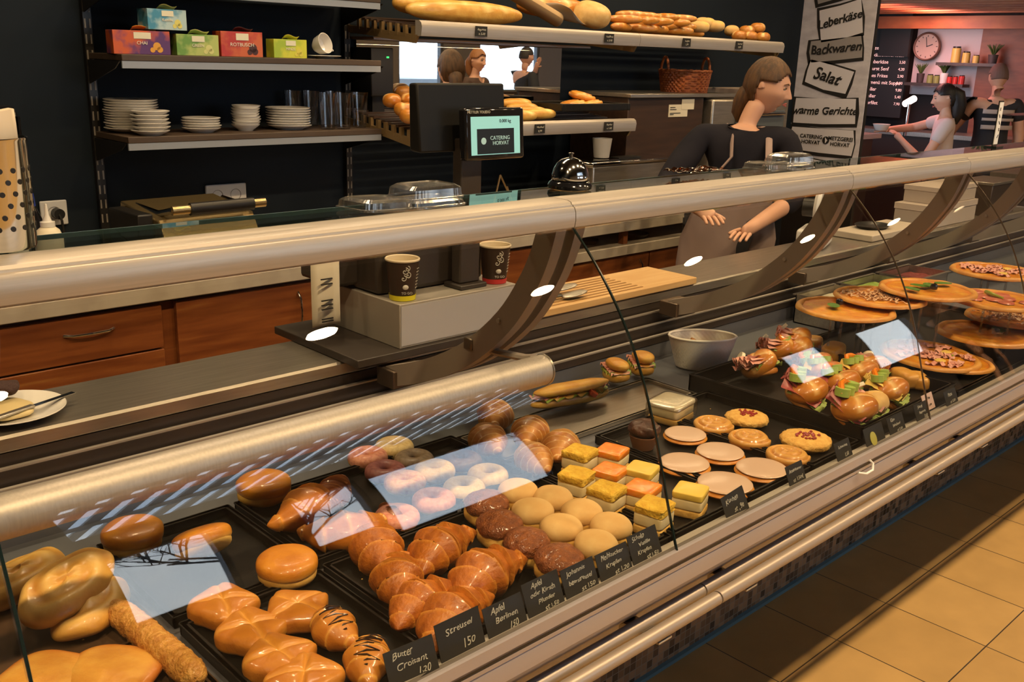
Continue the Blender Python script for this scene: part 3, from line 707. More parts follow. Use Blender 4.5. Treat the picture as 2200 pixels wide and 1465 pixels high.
for px, py, rz, l, v in [(348, 1425, -14, 'long crumb-coated cheese stick pointing at the viewer', 0), (392, 1505, -14, 'crumb-coated cheese stick mostly below the picture edge', 1)][:1]:
    p = at(px, py, Z=ZD+.02); make('stick', 'cheese_stick', proto('stick', v, stick), l, 'pastry', (.482, 1.235, ZD+.0005), 94, None, (0, 0))
# muffin, wrapped cake
p = at(1383, 935, Z=ZD+.03); mf = thing('chocolate_muffin', 'dark chocolate muffin in a paper cup beside the glass joint', 'muffin', (p.x, p.y, ZD))
put('paper_cup', G().lathe([(0, 0), (.024, 0), (.034, .032), (.0335, .033), (.02, .03)], 28), mat('brown_baking_paper', (.20, .08, .03), .7), mf)
put('muffin_top', blob(.038, .037, .017, .9, 1, lambda x, y, z, th, ph: (x, y, z+.03+.004*N(x, y, z, 60), 0), 36, 18, amp=.12, ns=60), P_('chocolate_crumb', (.03, .010, .006), (.07, .025, .014), (.13, .05, .03), bump=.8), mf)
p = at(1443, 876, Z=ZD+.03); wc = thing('wrapped_cake_slice', 'cream cake slice wrapped in clear film behind the glazed cookies', 'cake', (p.x, p.y, ZD), RAD(10))
def slab(a, b, z0, z1, e=.25):
    return G().grid(lambda u, v: (a*sp(cos(-pi/2+pi*v), e)*sp(cos(2*pi*u), e), b*sp(cos(-pi/2+pi*v), e)*sp(sin(2*pi*u), e), (z0+z1)/2+(z1-z0)/2*sp(sin(-pi/2+pi*v), e), 0), 48, 16, wu=True)
put('sponge', slab(.050, .042, 0, .018), base_m, wc); put('cream_layer', slab(.049, .041, .017, .042), mat('vanilla_cream', (.72, .60, .34), .5), wc)
put('cake_top', slab(.051, .043, .040, .052), mat('pale_icing', (.76, .67, .45), .4), wc)
put('cling_film', slab(.060, .050, -.0005+.001, .0565, .35), clear_pl, wc)
# crumbs on the trays
rr = random.Random(4); g = G()
for _ in range(160):
    x = rr.uniform(.3, 2.05); y = rr.uniform(.97, 1.35); q = rr.uniform(.0008, .002); g.lathe([(0, 0), (q, q*.5), (0, q*1.3)], 5, (x, y, .7447))
o = put('crumbs', g, base_m); o['kind'] = 'stuff'; o['label'] = 'small pale crumbs scattered over the black trays'; o['category'] = 'crumbs'
# ------------------------------------------------------------------ filled rolls, wraps, pizzas
ham_m = mat('pink_ham', (.62, .26, .20), .45, c2=(.74, .40, .32), scale=40, sss=0)
salami_m = mat('dark_red_salami', (.28, .03, .03), .4, c2=(.42, .10, .09), scale=90)
cheese_m = mat('yellow_cheese', (.78, .55, .12), .45)
lettuce_m = mat('lettuce_leaf', (.22, .34, .05), .5, c2=(.40, .50, .12), scale=30)
tomato_m = mat('tomato_flesh', (.62, .07, .02), .25, coat=.4)
cucum_m = mat('cucumber_slice', (.34, .48, .10), .4)
pepper_m = mat('orange_pepper', (.80, .22, .01), .25, coat=.5)
egg_m = mat('boiled_egg_white', (.76, .70, .52), .4)
def wavy(a, b, z, amp, seed, f=3, th=.0025):
    def fn(u, v):
        x = a*(2*u-1); y = b*(2*v-1); k = 1-.18*abs((2*u-1)*(2*v-1))
        return (x*k, y*k, z+amp*sin(f*2*pi*u+seed)*abs(2*v-1)+amp*.6*N(x+seed, y, 0, 60), 0)
    return G().grid(fn, 18, 10)
def filled_roll(kind):
    def mk(var):
        sd = var+{'ham': 0, 'salami': 10, 'cheese': 20, 'sesame': 30}[kind]
        bm = pale_m if kind == 'sesame' else retz_m
        def cut(x, y, z, th, ph):
            t = 0
            if z > 0:
                k = math.exp(-(abs(x*.8+y*.5)/.004)**2)+math.exp(-(abs(x*.5-y*.8)/.004)**2); t = min(1, k*.8); z -= .0025*k
            return (x, y, z, t)
        top = blob(.044, .038, .022, .8, 1, cut, 44, 22, amp=.05, ns=30, seed=sd)
        R = Matrix.Rotation(RAD(-38), 3, 'X')
        top.v = [tuple(R @ Vector((x, y+.030, z-.004))+Vector((0, -.030, .034))) for x, y, z in top.v]
        bot = blob(.038, .034, .011, .7, 1, None, 36, 14, amp=.05, ns=30, seed=sd+3)
        L = [('roll_bottom', bot.mesh('roll_bottom'), bread_m), ('roll_top', top.mesh('roll_top'), bm)]
        lm = wavy(.042, .040, .024, .006, sd, 4); L.append(('lettuce', lm.mesh('lettuce'), lettuce_m))
        fm, fl = {'ham': (ham_m, 'ham_slices'), 'salami': (salami_m, 'salami_slices'), 'cheese': (cheese_m, 'cheese_slice'), 'sesame': (ham_m, 'ham_slices')}[kind]
        g = G()
        for k in range(4 if kind == 'ham' else 3):
            w = wavy(.040-.003*k, .042, .028+.006*k, .006, sd+k*2, 2+k); w.v = [(x+.006*sin(k*2+sd), y+.012, z) for x, y, z in w.v]; g.add(w.v, w.f)
        L.append((fl, g.mesh(fl), fm))
        if kind in ('cheese', 'salami'):
            g = G(); [g.cyl((.022*cos(a), .030+.006*sin(a*2), .040), (.022*cos(a)+.002, .036+.006*sin(a*2), .052), .013, 14) for a in (0, 1.7, 3.2)]
            L.append(('cucumber_slices', g.mesh('cucumber_slices'), cucum_m))
            L.append(('pepper_strip', G().tube([(-.03, .03, .045), (-.015, .045, .053), (.01, .046, .050), (.03, .03, .043)], .0055, 8).mesh('pepper_strip'), pepper_m))
        if kind in ('ham', 'sesame'):
            L.append(('egg_slice', G().cyl((.012, .036, .046), (.014, .042, .05), .014, 16).mesh('egg_slice'), egg_m))
        if kind == 'sesame':
            rr = random.Random(5); g = G()
            for _ in range(70):
                a = rr.uniform(0, 6.28); q = rr.uniform(0, .033)**1; p = R @ Vector((q*cos(a), q*sin(a)*.85+.030, .034-.5*q-.003))+Vector((0, -.030, .034)); g.lathe([(0, 0), (.0014, .0006), (0, .0016)], 5, tuple(p))
            L.append(('sesame_seeds', g.mesh('sesame_seeds'), cream_p))
        return L
    return mk
def filled_rows(kind, items):
    for px, py, rz, label, s, dz, tl in items:
        zz = .7465+dz*1.3+.0004*max(abs(tl[0]), abs(tl[1]))*1.6; p = at(px, py, Z=zz+.032*s); p.x = min(max(p.x, 2.135), 2.55); p.y = min(max(p.y, 1.03), 1.41)
        make('roll_'+kind, 'filled_roll', proto('roll_'+kind, int(px) % 3, filled_roll(kind)), label, 'sandwich', (p.x, p.y, zz), rz, 'filled sandwich rolls in the deep pan', tl, s*1.18)
filled_rows('ham', [(1640, 785, 75, 'filled roll with thick ham folds at the left front of the pan', 1.1, 0, (0, 22)), (1632, 742, 60, 'filled ham roll behind the left front one', 1.05, .01, (10, 15)),
                    (1672, 722, 40, 'filled ham roll at the very back of the pan', 1.05, .025, (8, 0)), (1888, 785, -20, 'small filled roll with ham under the white reflection', 1.0, .0, (0, 10))])
filled_rows('salami', [(1720, 838, 25, 'filled roll with dark salami in the middle front, upright', 1.2, .004, (28, 0)), (1812, 876, 10, 'filled roll with salami nearest the price cards, in wrapping film', 1.2, .004, (30, 0)),
                       (1806, 824, 5, 'filled roll with red salami and cucumber in the centre', 1.05, .012, (12, 0)), (1760, 788, 30, 'filled roll with salami and radish behind the centre', 1.0, .02, (0, 0))])
filled_rows('cheese', [(1712, 752, 35, 'filled roll with cheese and orange pepper', 1.1, .012, (6, 0)), (1775, 800, -10, 'filled roll with yellow cheese leaves left of centre', .95, .02, (10, 0)), (1848, 800, 0, 'filled roll with orange pepper and tomato right of centre', 1.0, .012, (14, 0)),
                       (1903, 838, 15, 'filled roll with cheese at the right front of the pan', 1.1, .002, (20, 0))])
filled_rows('sesame', [(1862, 868, 20, 'filled roll with a seeded pale top near the price cards', 1.05, .0, (18, 0))])
def piece(var):
    def d(x, y, z, th, ph): return (x, y, z, 0)
    g = blob(.042, .024, .021, .55, .6, d, 36, 18, amp=.06, ns=30, seed=var)
    g2 = wavy(.030, .027, .020, .003, var, 3)
    return [('bread', g.mesh('bread'), puff_m), ('filling', g2.mesh('filling'), cheese_m)]
for px, py, rz, l, dz, s in [(1749, 738, 20, 'cut baguette piece at the back of the pan', .012, 1), (1790, 760, 10, 'large cut baguette piece under the white reflection', .008, 1.25), (1942, 815, 60, 'long folded wrap piece at the right end of the pan', .0, 1.15),
                          (1973, 818, 40, 'cut wrap piece standing next to the pink price card', .0, 1.0)]:
    p = at(px, py, Z=.7465+dz+.02); make('piece', 'baguette_piece', proto('piece', int(px) % 3, piece), l, 'sandwich', (p.x, p.y, .7465+dz), rz, 'cut baguette and wrap pieces', (0, 0), s)
# wrapped sandwiches at the back
def wrapped(L, r, label, px, py, rz, name='wrapped_sandwich'):
    p = at(px, py, Z=.755+r); t = thing(name, label, 'sandwich', (p.x, min(p.y, 1.62), .7545), RAD(rz), 'wrapped sandwiches on the steel tray')
    put('bread', blob(L/2, r*1.0, r*.55, .8, .85, None, 40, 16, amp=.10, ns=25, seed=px), puff_m, t)
    g = G()
    for k in range(5):
        w = wavy(L/2*.24, r*.9, r*.95+.003*k, .004, px+k, 2); w.v = [(x+L*(-.36+.18*k), y+.004, z) for x, y, z in w.v]; g.add(w.v, w.f)
    put('ham_and_lettuce', g, ham_m, t); put('lettuce', wavy(L/2*.98, r*1.08, r*.9, .006, 2, 6), lettuce_m, t)
    put('bread_top', blob(L/2*.96, r*.85, r*.42, .8, .85, lambda x, y, z, th, ph: (x, y-.003, z+r*1.05, 0), 40, 16, amp=.12, ns=25, seed=px+2), puff_m, t)
    put('tomato_slice', G().cyl((L*.20, -r*.9, r*.8), (L*.22, -r*1.02, r*1.1), r*.4, 14), tomato_m, t)
wrapped(.24, .030, 'long wrapped baguette sandwich with ham behind the lamp tube end', 1226, 842, -12)
wrapped(.085, .033, 'short wrapped sandwich half standing left of the glass joint', 1288, 782, 70)
wrapped(.085, .034, 'short wrapped sandwich half standing right of the glass joint', 1378, 778, 60)
# white bread basket
p = at(1505, 775, Z=.76); wb = thing('bread_basket', 'white woven oval bread basket with a few slices at the back of the case', 'basket', (p.x, min(p.y, 1.60), .7435), RAD(-40)); wb.scale = (1.12, 1.12, 1.05)
def bask(u, v):
    th = 2*pi*u; k = v; r = 1-.28*(1-k); wv = .0013*sin(40*th+pi*int(k*14)) 
    return ((.088*r+wv)*cos(th), (.056*r+wv)*sin(th), .088*k+.001, 0)
basket_m = mat('white_woven_plastic', (.82, .76, .70), .6)
put('basket_side', G().grid(bask, 120, 28, wu=True), basket_m, wb, solid=.002); put('basket_base', G().lathe([(0, 0), (.63, 0), (.64, .002), (0, .002)], 40, ax=.1, ay=.064), basket_m, wb)
put('basket_rim', G().tube([(.088*cos(a*pi/20), .056*sin(a*pi/20), .089) for a in range(41)], .0035, 8, caps=False), basket_m, wb)
put('bread_slices', G().add(*(lambda g: (g.v, g.f))(G().box(-.06, -.02, -.03, .02, .05, .058, Matrix.Rotation(.5, 4, 'Y')).box(-.02, .02, -.03, .025, .035, .043, Matrix.Rotation(-.3, 4, 'Y')))), bread_m, wb, bevel=.003)

def pizza(kind, var=0):
    R = .135
    def cr(u, v):
        th = 2*pi*u; a = pi*v; rr = .0105*(1+.25*N(cos(th)*2+var, sin(th)*2, 0, 1.5)); Rk = R*(1+.025*N(cos(th)+var, sin(th), 2, 2))
        return ((Rk-.010+rr*cos(a))*cos(th), (Rk-.010+rr*cos(a))*sin(th), .006+rr*sin(a), 0)
    def top(u, v):
        th = 2*pi*u; r = (R-.014)*v; z = .0105+.0022*N(r*cos(th)+var, r*sin(th), 1, 45)+.002*N(r*cos(th), r*sin(th)+var, 1, 110)
        return (r*cos(th), r*sin(th), z, 1 if False else max(0, (v-.86)*5))
    base = G().lathe([(0, .001), (R*.9, .001), (R-.001, .006), (R-.006, .010), (R*.86, .008)], 48)
    L = [('pizza_base', base.mesh('pizza_base'), puff_m), ('crust_rim', G().grid(cr, 72, 10, wu=True).mesh('crust_rim'), P_('pizza_crust', (.52, .22, .05), (.66, .34, .09), (.74, .48, .18), tone=(.8, .55, .25))),
         ('melted_cheese', G().grid(top, 72, 24, wu=True).mesh('melted_cheese'), P_('melted_pizza_cheese', (.62, .20, .02), (.70, .34, .04), (.78, .50, .10), scale=35, contrast=(.3, .6), bump=.5, bscale=120, coat=.4, tone=(.55, .09, .015)))]
    rr = random.Random(var); g = G()
    if kind in ('ham', 'onion'):
        for _ in range(52 if kind == 'ham' else 70):
            a = rr.uniform(0, 6.28); q = rr.uniform(0, .105); w = wavy(.021 if kind == 'ham' else .026, .010 if kind == 'ham' else .0035, .0160, .0035, rr.random()*9, 1.5); b = rr.uniform(0, 6.28)
            w.v = [(q*cos(a)+x*cos(b)-y*sin(b), q*sin(a)+x*sin(b)+y*cos(b), z) for x, y, z in w.v]; g.add(w.v, w.f)
        nm = 'ham_strips' if kind == 'ham' else 'onion_rings'
        L.append((nm, g.mesh(nm), ham_m if kind == 'ham' else mat('fried_onion', (.50, .26, .12), .4, c2=(.66, .44, .26), scale=60)))
        if kind == 'ham': L.append(('pineapple_pieces', G().add(*(lambda q: (q.v, q.f))(blob(.018, .013, .004, .8, .8, lambda x, y, z, th, ph: (x+.05, y-.02, z+.012, 0)))).add(*(lambda q: (q.v, q.f))(blob(.016, .014, .004, .8, .8, lambda x, y, z, th, ph: (x-.04, y-.05, z+.012, 0)))).mesh('pineapple_pieces'), cheese_m))
    if kind == 'salami':
        for k in range(9):
            a = k*2.4; q = .012+.010*k; g.lathe([(0, .0185), (.020, .017), (.023, .0135)], 20, (q*cos(a), q*sin(a), 0))
        L.append(('salami_slices', g.mesh('salami_slices'), mat('pizza_salami', (.50, .10, .05), .35, c2=(.62, .22, .14), scale=80, coat=.3)))
        L.append(('green_pepper', G().tube([(-.02, -.01, .020), (.01, .012, .024), (.05, .015, .022), (.07, -.002, .019)], [.003, .006, .006, .002], 8).mesh('green_pepper'), mat('green_chilli', (.28, .36, .03), .3, coat=.4)))
    if kind in ('plain', 'leaves'):
        lf = G()
        for (x, y, b) in ([(.02, -.03, .3)] if kind == 'plain' else [(.02, .0, .2), (-.01, .02, 1.5), (.07, -.03, 2.2), (-.07, .03, 1.)]):
            lf.grid(lambda u, v: (x+(.027*(2*u-1))*cos(b)-.017*(2*v-1)*math.sqrt(max(0, 1-(2*u-1)**2))*sin(b), y+(.027*(2*u-1))*sin(b)+.017*(2*v-1)*math.sqrt(max(0, 1-(2*u-1)**2))*cos(b), .0185+.003*(2*v-1)**2, 0), 12, 6)
        L.append(('basil_leaf', lf.mesh('basil_leaf'), mat('basil_green', (.08, .18, .02), .45)))
        L.append(('olive', G().lathe([(0, -.008), (.009, -.005), (.011, .002), (.009, .009), (.004, .011)], 14, (-.018, -.02, .022)).mesh('olive'), mat('black_olive', (.012, .012, .018), .2, coat=.5)))
    return L
acr = glass_mat('acrylic_stand', (.80, .82, .84), base=.10, power=3)
for px, py, z, kind, l, sc, tl in [
    (1816, 664, .905, 'plain', 'plain cheese pizza with one leaf and olive, leftmost on its stand', 1.05, (0, 0)), (1890, 638, .925, 'onion', 'pizza covered with fried onions behind the leftmost one', 1, (0, 0)),
    (1992, 622, .946, 'leaves', 'cheese pizza with several basil leaves in the second file', 1.05, (0, 0)), (2150, 646, .905, 'salami', 'salami pizza with green pepper right of the leafy one', 1.05, (0, 0)),
    (2135, 583, .93, 'ham', 'pizza with ham strips at the top right, farthest back', 1.05, (0, 0)), (2122, 718, .80, 'plain', 'large yellow cheese pizza with olive at the right edge', 1.12, (0, 0)),
    (2180, 684, .825, 'onion', 'onion pizza between the large yellow one and the salami pizza', 1, (0, 0)), (1998, 763, .768, 'ham', 'ham and pineapple pizza in front, nearest the price cards', 1.05, (3, 0)),
    (2075, 782, .757, 'salami', 'pizza with red salami and pepper half under the ham pizza', .85, (0, 0))]:
    p = at(px, py, Z=z+.01); p.y = max(p.y, 1.085)
    o = make('pizza_'+kind+str(px), 'pizza', pizza(kind, px % 7), l, 'pizza', (p.x, p.y, z), 200 if px == 1816 else px*7 % 60-10, 'pizzas at the far end of the case', tl, sc)
    st = thing('pizza_stand', 'clear acrylic stand under the '+' '.join(l.replace(',', '').split()[:11]), 'stand', (p.x, p.y, .7465), 0, 'clear pizza stands')
    h = z-.7465-.012
    put('stand_plate', G().lathe([(0, h-.004), (.06, h-.004), (.061, h-.002), (.06, h-.0005), (0, h-.0005)], 32), acr, st, rot=(0, 0, 0))
    for a in (.6, 2.7, 4.8): put('leg', G().cyl((.045*cos(a), .045*sin(a), 0), (.045*cos(a), .045*sin(a), h-.004), .004, 8), acr, st)
# steel salad pans behind the pizzas
for k, (x, l) in enumerate([(3.10, 'steel pan with shredded cheese, left of the three back pans'), (3.40, 'steel pan with tongs lying in it, middle of the back pans'), (3.70, 'steel pan with salad, right of the back pans')]):
    t = thing('steel_pan', l, 'pan', (x, 1.60, .742), 0, 'steel pans at the back of the case')
    g = G(); 
    for q in ((-.13, .13, -.08, -.076), (-.13, .13, .076, .08), (-.13, -.126, -.08, .08), (.126, .13, -.08, .08)): g.box(*q, 0, .10)
    g.box(-.13, .13, -.08, .08, 0, .003); g.box(-.138, .138, -.088, -.076, .098, .101); g.box(-.138, .138, .076, .088, .098, .101)
    put('pan_body', g, steel, t)
    put('salad', blob(.122, .072, .03, .5, .4, lambda x, y, z, th, ph: (x, y, z+.022+.006*N(x, y, z, 50), 0), amp=.1), [egg_m, lettuce_m, salami_m][k], t)
p = at(2100, 545, Z=.87); 

# ------------------------------------------------------------------ price cards
def card(x, w, lines, label, h=.052, y=.925, rz=0, tilt=24, m=chalk, im=ink, size=.0135, roll=0):
    t = thing('price_card', label, 'sign', (x, y, .7575), RAD(rz), 'handwritten price cards along the glass')
    t.rotation_euler = (RAD(-tilt), RAD(roll), RAD(rz))
    put('card_panel', G().box(-w/2, w/2, -.0006, .0006, 0, h), m, t)
    put('card_foot', G().box(-.012, .012, .0006, .014, 0, .002), black, t)
    n = len(lines)
    for i, (s, dx, k) in enumerate(lines):
        write(s, im, t, (dx, -.0011, h-(i+.62)*h/(n+.25)), (RAD(90), 0, 0), size*k, shear=.25, jitter=.22, seed=len(s)+i, depth=.0002)
card(.722, .082, [('Butter', -.012, 1), ('Croisant', 0, 1.05), ('1,20', .016, 1)], 'black price card reading Butter Croisant 1,20', rz=-4)
card(.812, .084, [('Streusel', 0, 1.15), ('150', .012, 1.15)], 'black price card reading Streusel 150', rz=0, h=.060, tilt=20)
card(.902, .080, [('Apfel', -.012, 1), ('Berlinen', .002, 1.0), ('150', .012, 1)], 'black price card reading Apfel Berlinen 150', h=.05)
card(.986, .080, [('Apfel', -.010, .85), ('oder Kirsch', .0, .85), ('Plunder', .004, .85), ('st 1,50', .012, .8)], 'black price card reading Apfel oder Kirsch Plunder', h=.058)
card(1.070, .078, [('Johannis', -.006, .95), ('beerstreusel', 0, .80), ('st 150', .014, .95)], 'black price card reading Johannisbeerstreusel st 150', h=.052)
card(1.155, .080, [('Mehlzucker', -.002, .9), ('Krapfen', -.002, .9), ('st 1,20', .014, .95)], 'black price card reading Mehlzucker Krapfen', h=.05)
card(1.238, .078, [('Schoko', -.012, .85), ('Vanille', 0, .85), ('Krapfen', -.004, .85), ('st 1,50', .014, .85)], 'black price card reading Schoko Vanille Krapfen, by the glass joint', h=.055)
card(1.515, .072, [('Kuchen', -.006, 1), ('st ,90', .008, 1.05)], 'black price card reading Kuchen st 90', h=.048, roll=-6)
card(1.735, .064, [('Amerikaner', 0, .75), ('st 1,50€', .004, .85)], 'black price card reading Amerikaner st 1,50€', h=.045)
card(1.935, .066, [('Schnecken', 0, .7), ('1,50', .008, .8)], 'black price card behind the berry streusel round', h=.045)
card(2.08, .090, [], 'blank black card with a small yellow sticker', h=.045)
put('yellow_sticker', G().lathe([(0, 0), (.014, 0), (.014, .001), (0, .001)], 20, ay=1.2), mat('pale_yellow_sticker', (.45, .42, .10), .5), bpy.data.objects['price_card.010'], loc=(-.01, -.0012, .016), rot=(RAD(90), 0, 0))
card(2.19, .080, [('Käse', -.014, .8), ('Weckerl', .0, .8), ('st 2,50', .010, .7)], 'black price card left of the pink one', h=.045)
card(2.33, .075, [('Salami', -.006, .8), ('Baguette', 0, .7), ('3,50', .012, .8)], 'black price card in front of the wrap pieces', h=.045)
card(2.42, .060, [('Wrap', 0, .8), ('st 3,90', .0, .7)], 'pale pink price card with dark writing', h=.042, m=mat('pale_pink_card', (.62, .44, .40), .6), im=bi, y=.95)
card(2.50, .070, [('Pizza', -.004, .9), ('st 3,50', .004, .8)], 'black price card right of the pink one', h=.042)
# ------------------------------------------------------------------ things on top of the counter
ZG = 1.3602
def bell():
    p = at(1195, 402, Z=ZG); t = thing('service_bell', 'chrome push-button service bell on a black base', 'bell', (p.x, 1.272, ZG))
    put('base', G().lathe([(0, 0), (.036, 0), (.042, .003), (.043, .009), (.040, .014), (.034, .018), (0, .019)], 40), black_gloss, t)
    put('dome', G().lathe([(.0355, .019), (.0365, .021), (.0355, .028), (.032, .040), (.026, .050), (.017, .057), (.007, .0605), (0, .061)], 48), steel_bright, t)
    put('button', G().lathe([(0, .060), (.0035, .060), (.0035, .066), (.0055, .067), (.0055, .069), (0, .070)], 16), steel_bright, t)
    return t
bt = bell()
def clam(x, y, rz, label, s=1):
    t = thing('clear_food_box', label, 'food box', (x, y, ZG), RAD(rz), 'clear plastic food boxes on the glass shelf'); t.scale = (1.0, 1.15, 1.0)
    def lid(a, b, h, z0):
        def fn(u, v):
            th = 2*pi*u; k = 1-v; e = .35; r = [1.06, 1.06, 1.0, .97, .80, .76, 0][min(6, int(v*6.001))]; z = [0, .003, .004, h*.75, h, h-.002, h-.002][min(6, int(v*6.001))]
            rb = 1+.012*sin(26*th) if .1 < v < .6 else 1
            return (a*r*rb*sp(cos(th), e), b*r*rb*sp(sin(th), e), z0+z, 0)
        return G().grid(fn, 104, 6, wu=True)
    put('box_base', lid(.058, .036, .012, .0005), clear_pl, t); put('box_lid', lid(.055, .034, .022, .013), clear_pl, t, rot=(0, 0, 0))
    put('open_lid', lid(.055, .034, .018, .0008), clear_pl, t, loc=(-.098, .004, 0), rot=(0, RAD(3), RAD(8)))
    put('closing_seam', G().box(.052, .060, -.02, .02, .012, .0135), clear_pl, t)
clam(1.005, 1.264, 0, 'clear plastic food box lying open between canister and bell')
clam(2.14, 1.268, 0, 'clear plastic food box in front of the woman')
t = thing('orange_wrapper', 'crumpled transparent orange wrapper on the glass shelf', 'wrapper', (1.775, 1.285, ZG))
put('foil', G().grid(lambda u, v: (.075*(2*u-1), .028*(2*v-1), .008+.012*abs(N(u*6, v*4, 1, 1))+.004, 0), 24, 12), glass_mat('orange_film', (.75, .28, .10), base=.15, rough=.1), t)
# perforated steel canister with napkin
t = thing('cutlery_canister', 'perforated steel canister with a napkin at the left end of the shelf', 'canister', (.345, 1.262, ZG))
me = G().lathe([(0, .001), (.043, .001), (.0445, .004), (.0445, .128), (.0455, .130), (.0455, .132), (.0435, .132), (.043, .004), (0, .004)], 48)
put('canister_body', me, steel_bright, t)
hb = put('drain_holes', (lambda g: [g.cyl((.0440*cos(a*pi/9+(k % 2)*.17), .0440*sin(a*pi/9+(k % 2)*.17), .028+k*.0135), (.0450*cos(a*pi/9+(k % 2)*.17), .0450*sin(a*pi/9+(k % 2)*.17), .028+k*.0135), .0032, 10) for a in range(18) for k in range(6)] and g)(G()), black, t)
hb['kind'] = 'stuff'
put('napkin', G().grid(lambda u, v: (.033*(2*u-1), -.016+.030*v+.002*sin(9*u), .090+.072*min(1, 3*sin(pi*v))+.002*sin(7*u), 0), 20, 12), mat('pale_napkin', (.62, .54, .44), .8), t, solid=.0012)
# card holder standing on the shelf far right
t = thing('menu_stand', 'small upright silver holder with white card at the right end of the shelf', 'stand', (3.42, 1.275, ZG))
put('holder', G().box(-.03, .03, -.02, .02, 0, .004).box(-.018, .018, -.003, .0, .004, .15), steel_bright, t); put('paper_card', B(-.016, .016, -.0045, -.003, .01, .145), mat('white_card', (.7, .7, .7), .6), t)
put('printed_flourish', (lambda g: [g.tube([(.008*sin(k*1.1), -.0052, .03+k*.022), (.008*cos(k), -.0052, .04+k*.022)], .0013, 6) for k in range(5)] and g)(G()), bi, t)

# ------------------------------------------------------------------ work surface behind the glass
ZW = .9262
box_m = mat('pale_grey_metal_box', (.36, .33, .29), .42, .3); charcoal = mat('charcoal_plastic', (.035, .028, .024), .45)
t = thing('cash_drawer', 'pale grey metal cash drawer box on a dark base board', 'cash drawer', (0, 0, 0))
DX0, DX1, DY0, DY1 = 1.29, 1.655, 1.715, 2.03
put('base_board', B(1.165, 1.70, 1.702, 2.06, ZW+.001, ZW+.020), charcoal, t, bevel=.002)
put('drawer_body', B(DX0, DX1, DY0, DY1, ZW+.020, 1.052), box_m, t, bevel=.002)
put('drawer_front_edge', B(DX0+.004, DX1-.004, DY0-.0015, DY0, ZW+.026, 1.046), mat('cool_white_sheet', (.44, .44, .47), .3, .2), t)
t = thing('shop_scale', 'black shop scale with steel platter, pole and customer display reading CATERING HORVAT', 'scale', (1.46, 1.86, 1.052))
put('scale_body', B(-.165, .165, -.055, .195, .002, .135), charcoal, t, bevel=.012)
put('body_step', B(-.225, -.05, .03, .19, .012, .135), charcoal, t, bevel=.01)
put('platter', B(-.150, .150, -.052, .190, .139, .152), steel_bright, t, bevel=.006)
put('pole_foot', B(.030, .115, -.125, -.058, .0002, .012), charcoal, t, bevel=.003)
put('pole', B(.040, .105, -.108, -.075, .012, .36), charcoal, t, bevel=.004)
d1 = put('operator_display', G().prism([(-.01, -.075), (.03, -.078), (.055, .072), (.025, .078)], -.135, .135), mat('matt_black_case', (.006, .006, .006), .5, spec=.3), t, loc=(.07, -.085, .405), bevel=.005)
d1.rotation_euler = (RAD(8), 0, RAD(0))
d2 = put('customer_display', B(-.094, .094, -.012, .014, -.060, .060), black_gloss, t, loc=(.118, -.128, .372), rot=(RAD(-4), 0, RAD(0)), bevel=.006)
cy = mat('cyan_lit_screen', (.22, .48, .46), .3, emis=.75); dk = mat('dark_screen_field', (.010, .014, .018), .3, emis=0); lt = mat('screen_lettering', (.30, .45, .42), .3, emis=.5)
put('screen', B(-.078, .078, -.0128, -.0122, -.048, .040), cy, d2)
put('screen_field', B(-.060, .058, -.0134, -.0129, -.046, .012), dk, d2)
write('METTLER TOLEDO', ink, d2, (-.052, -.0125, .050), (RAD(90), 0, 0), .0085)
write('0.000 kg', bi, d2, (.030, -.0132, .029), (RAD(90), 0, 0), .011)
write('CATERING', lt, d2, (.012, -.0139, -.010), (RAD(90), 0, 0), .013); write('HORVAT', lt, d2, (.014, -.0139, -.022), (RAD(90), 0, 0), .013)
put('screen_logo', G().cyl((-.040, -.0139, -.016), (-.040, -.0134, -.016), .008, 16), lt, d2)
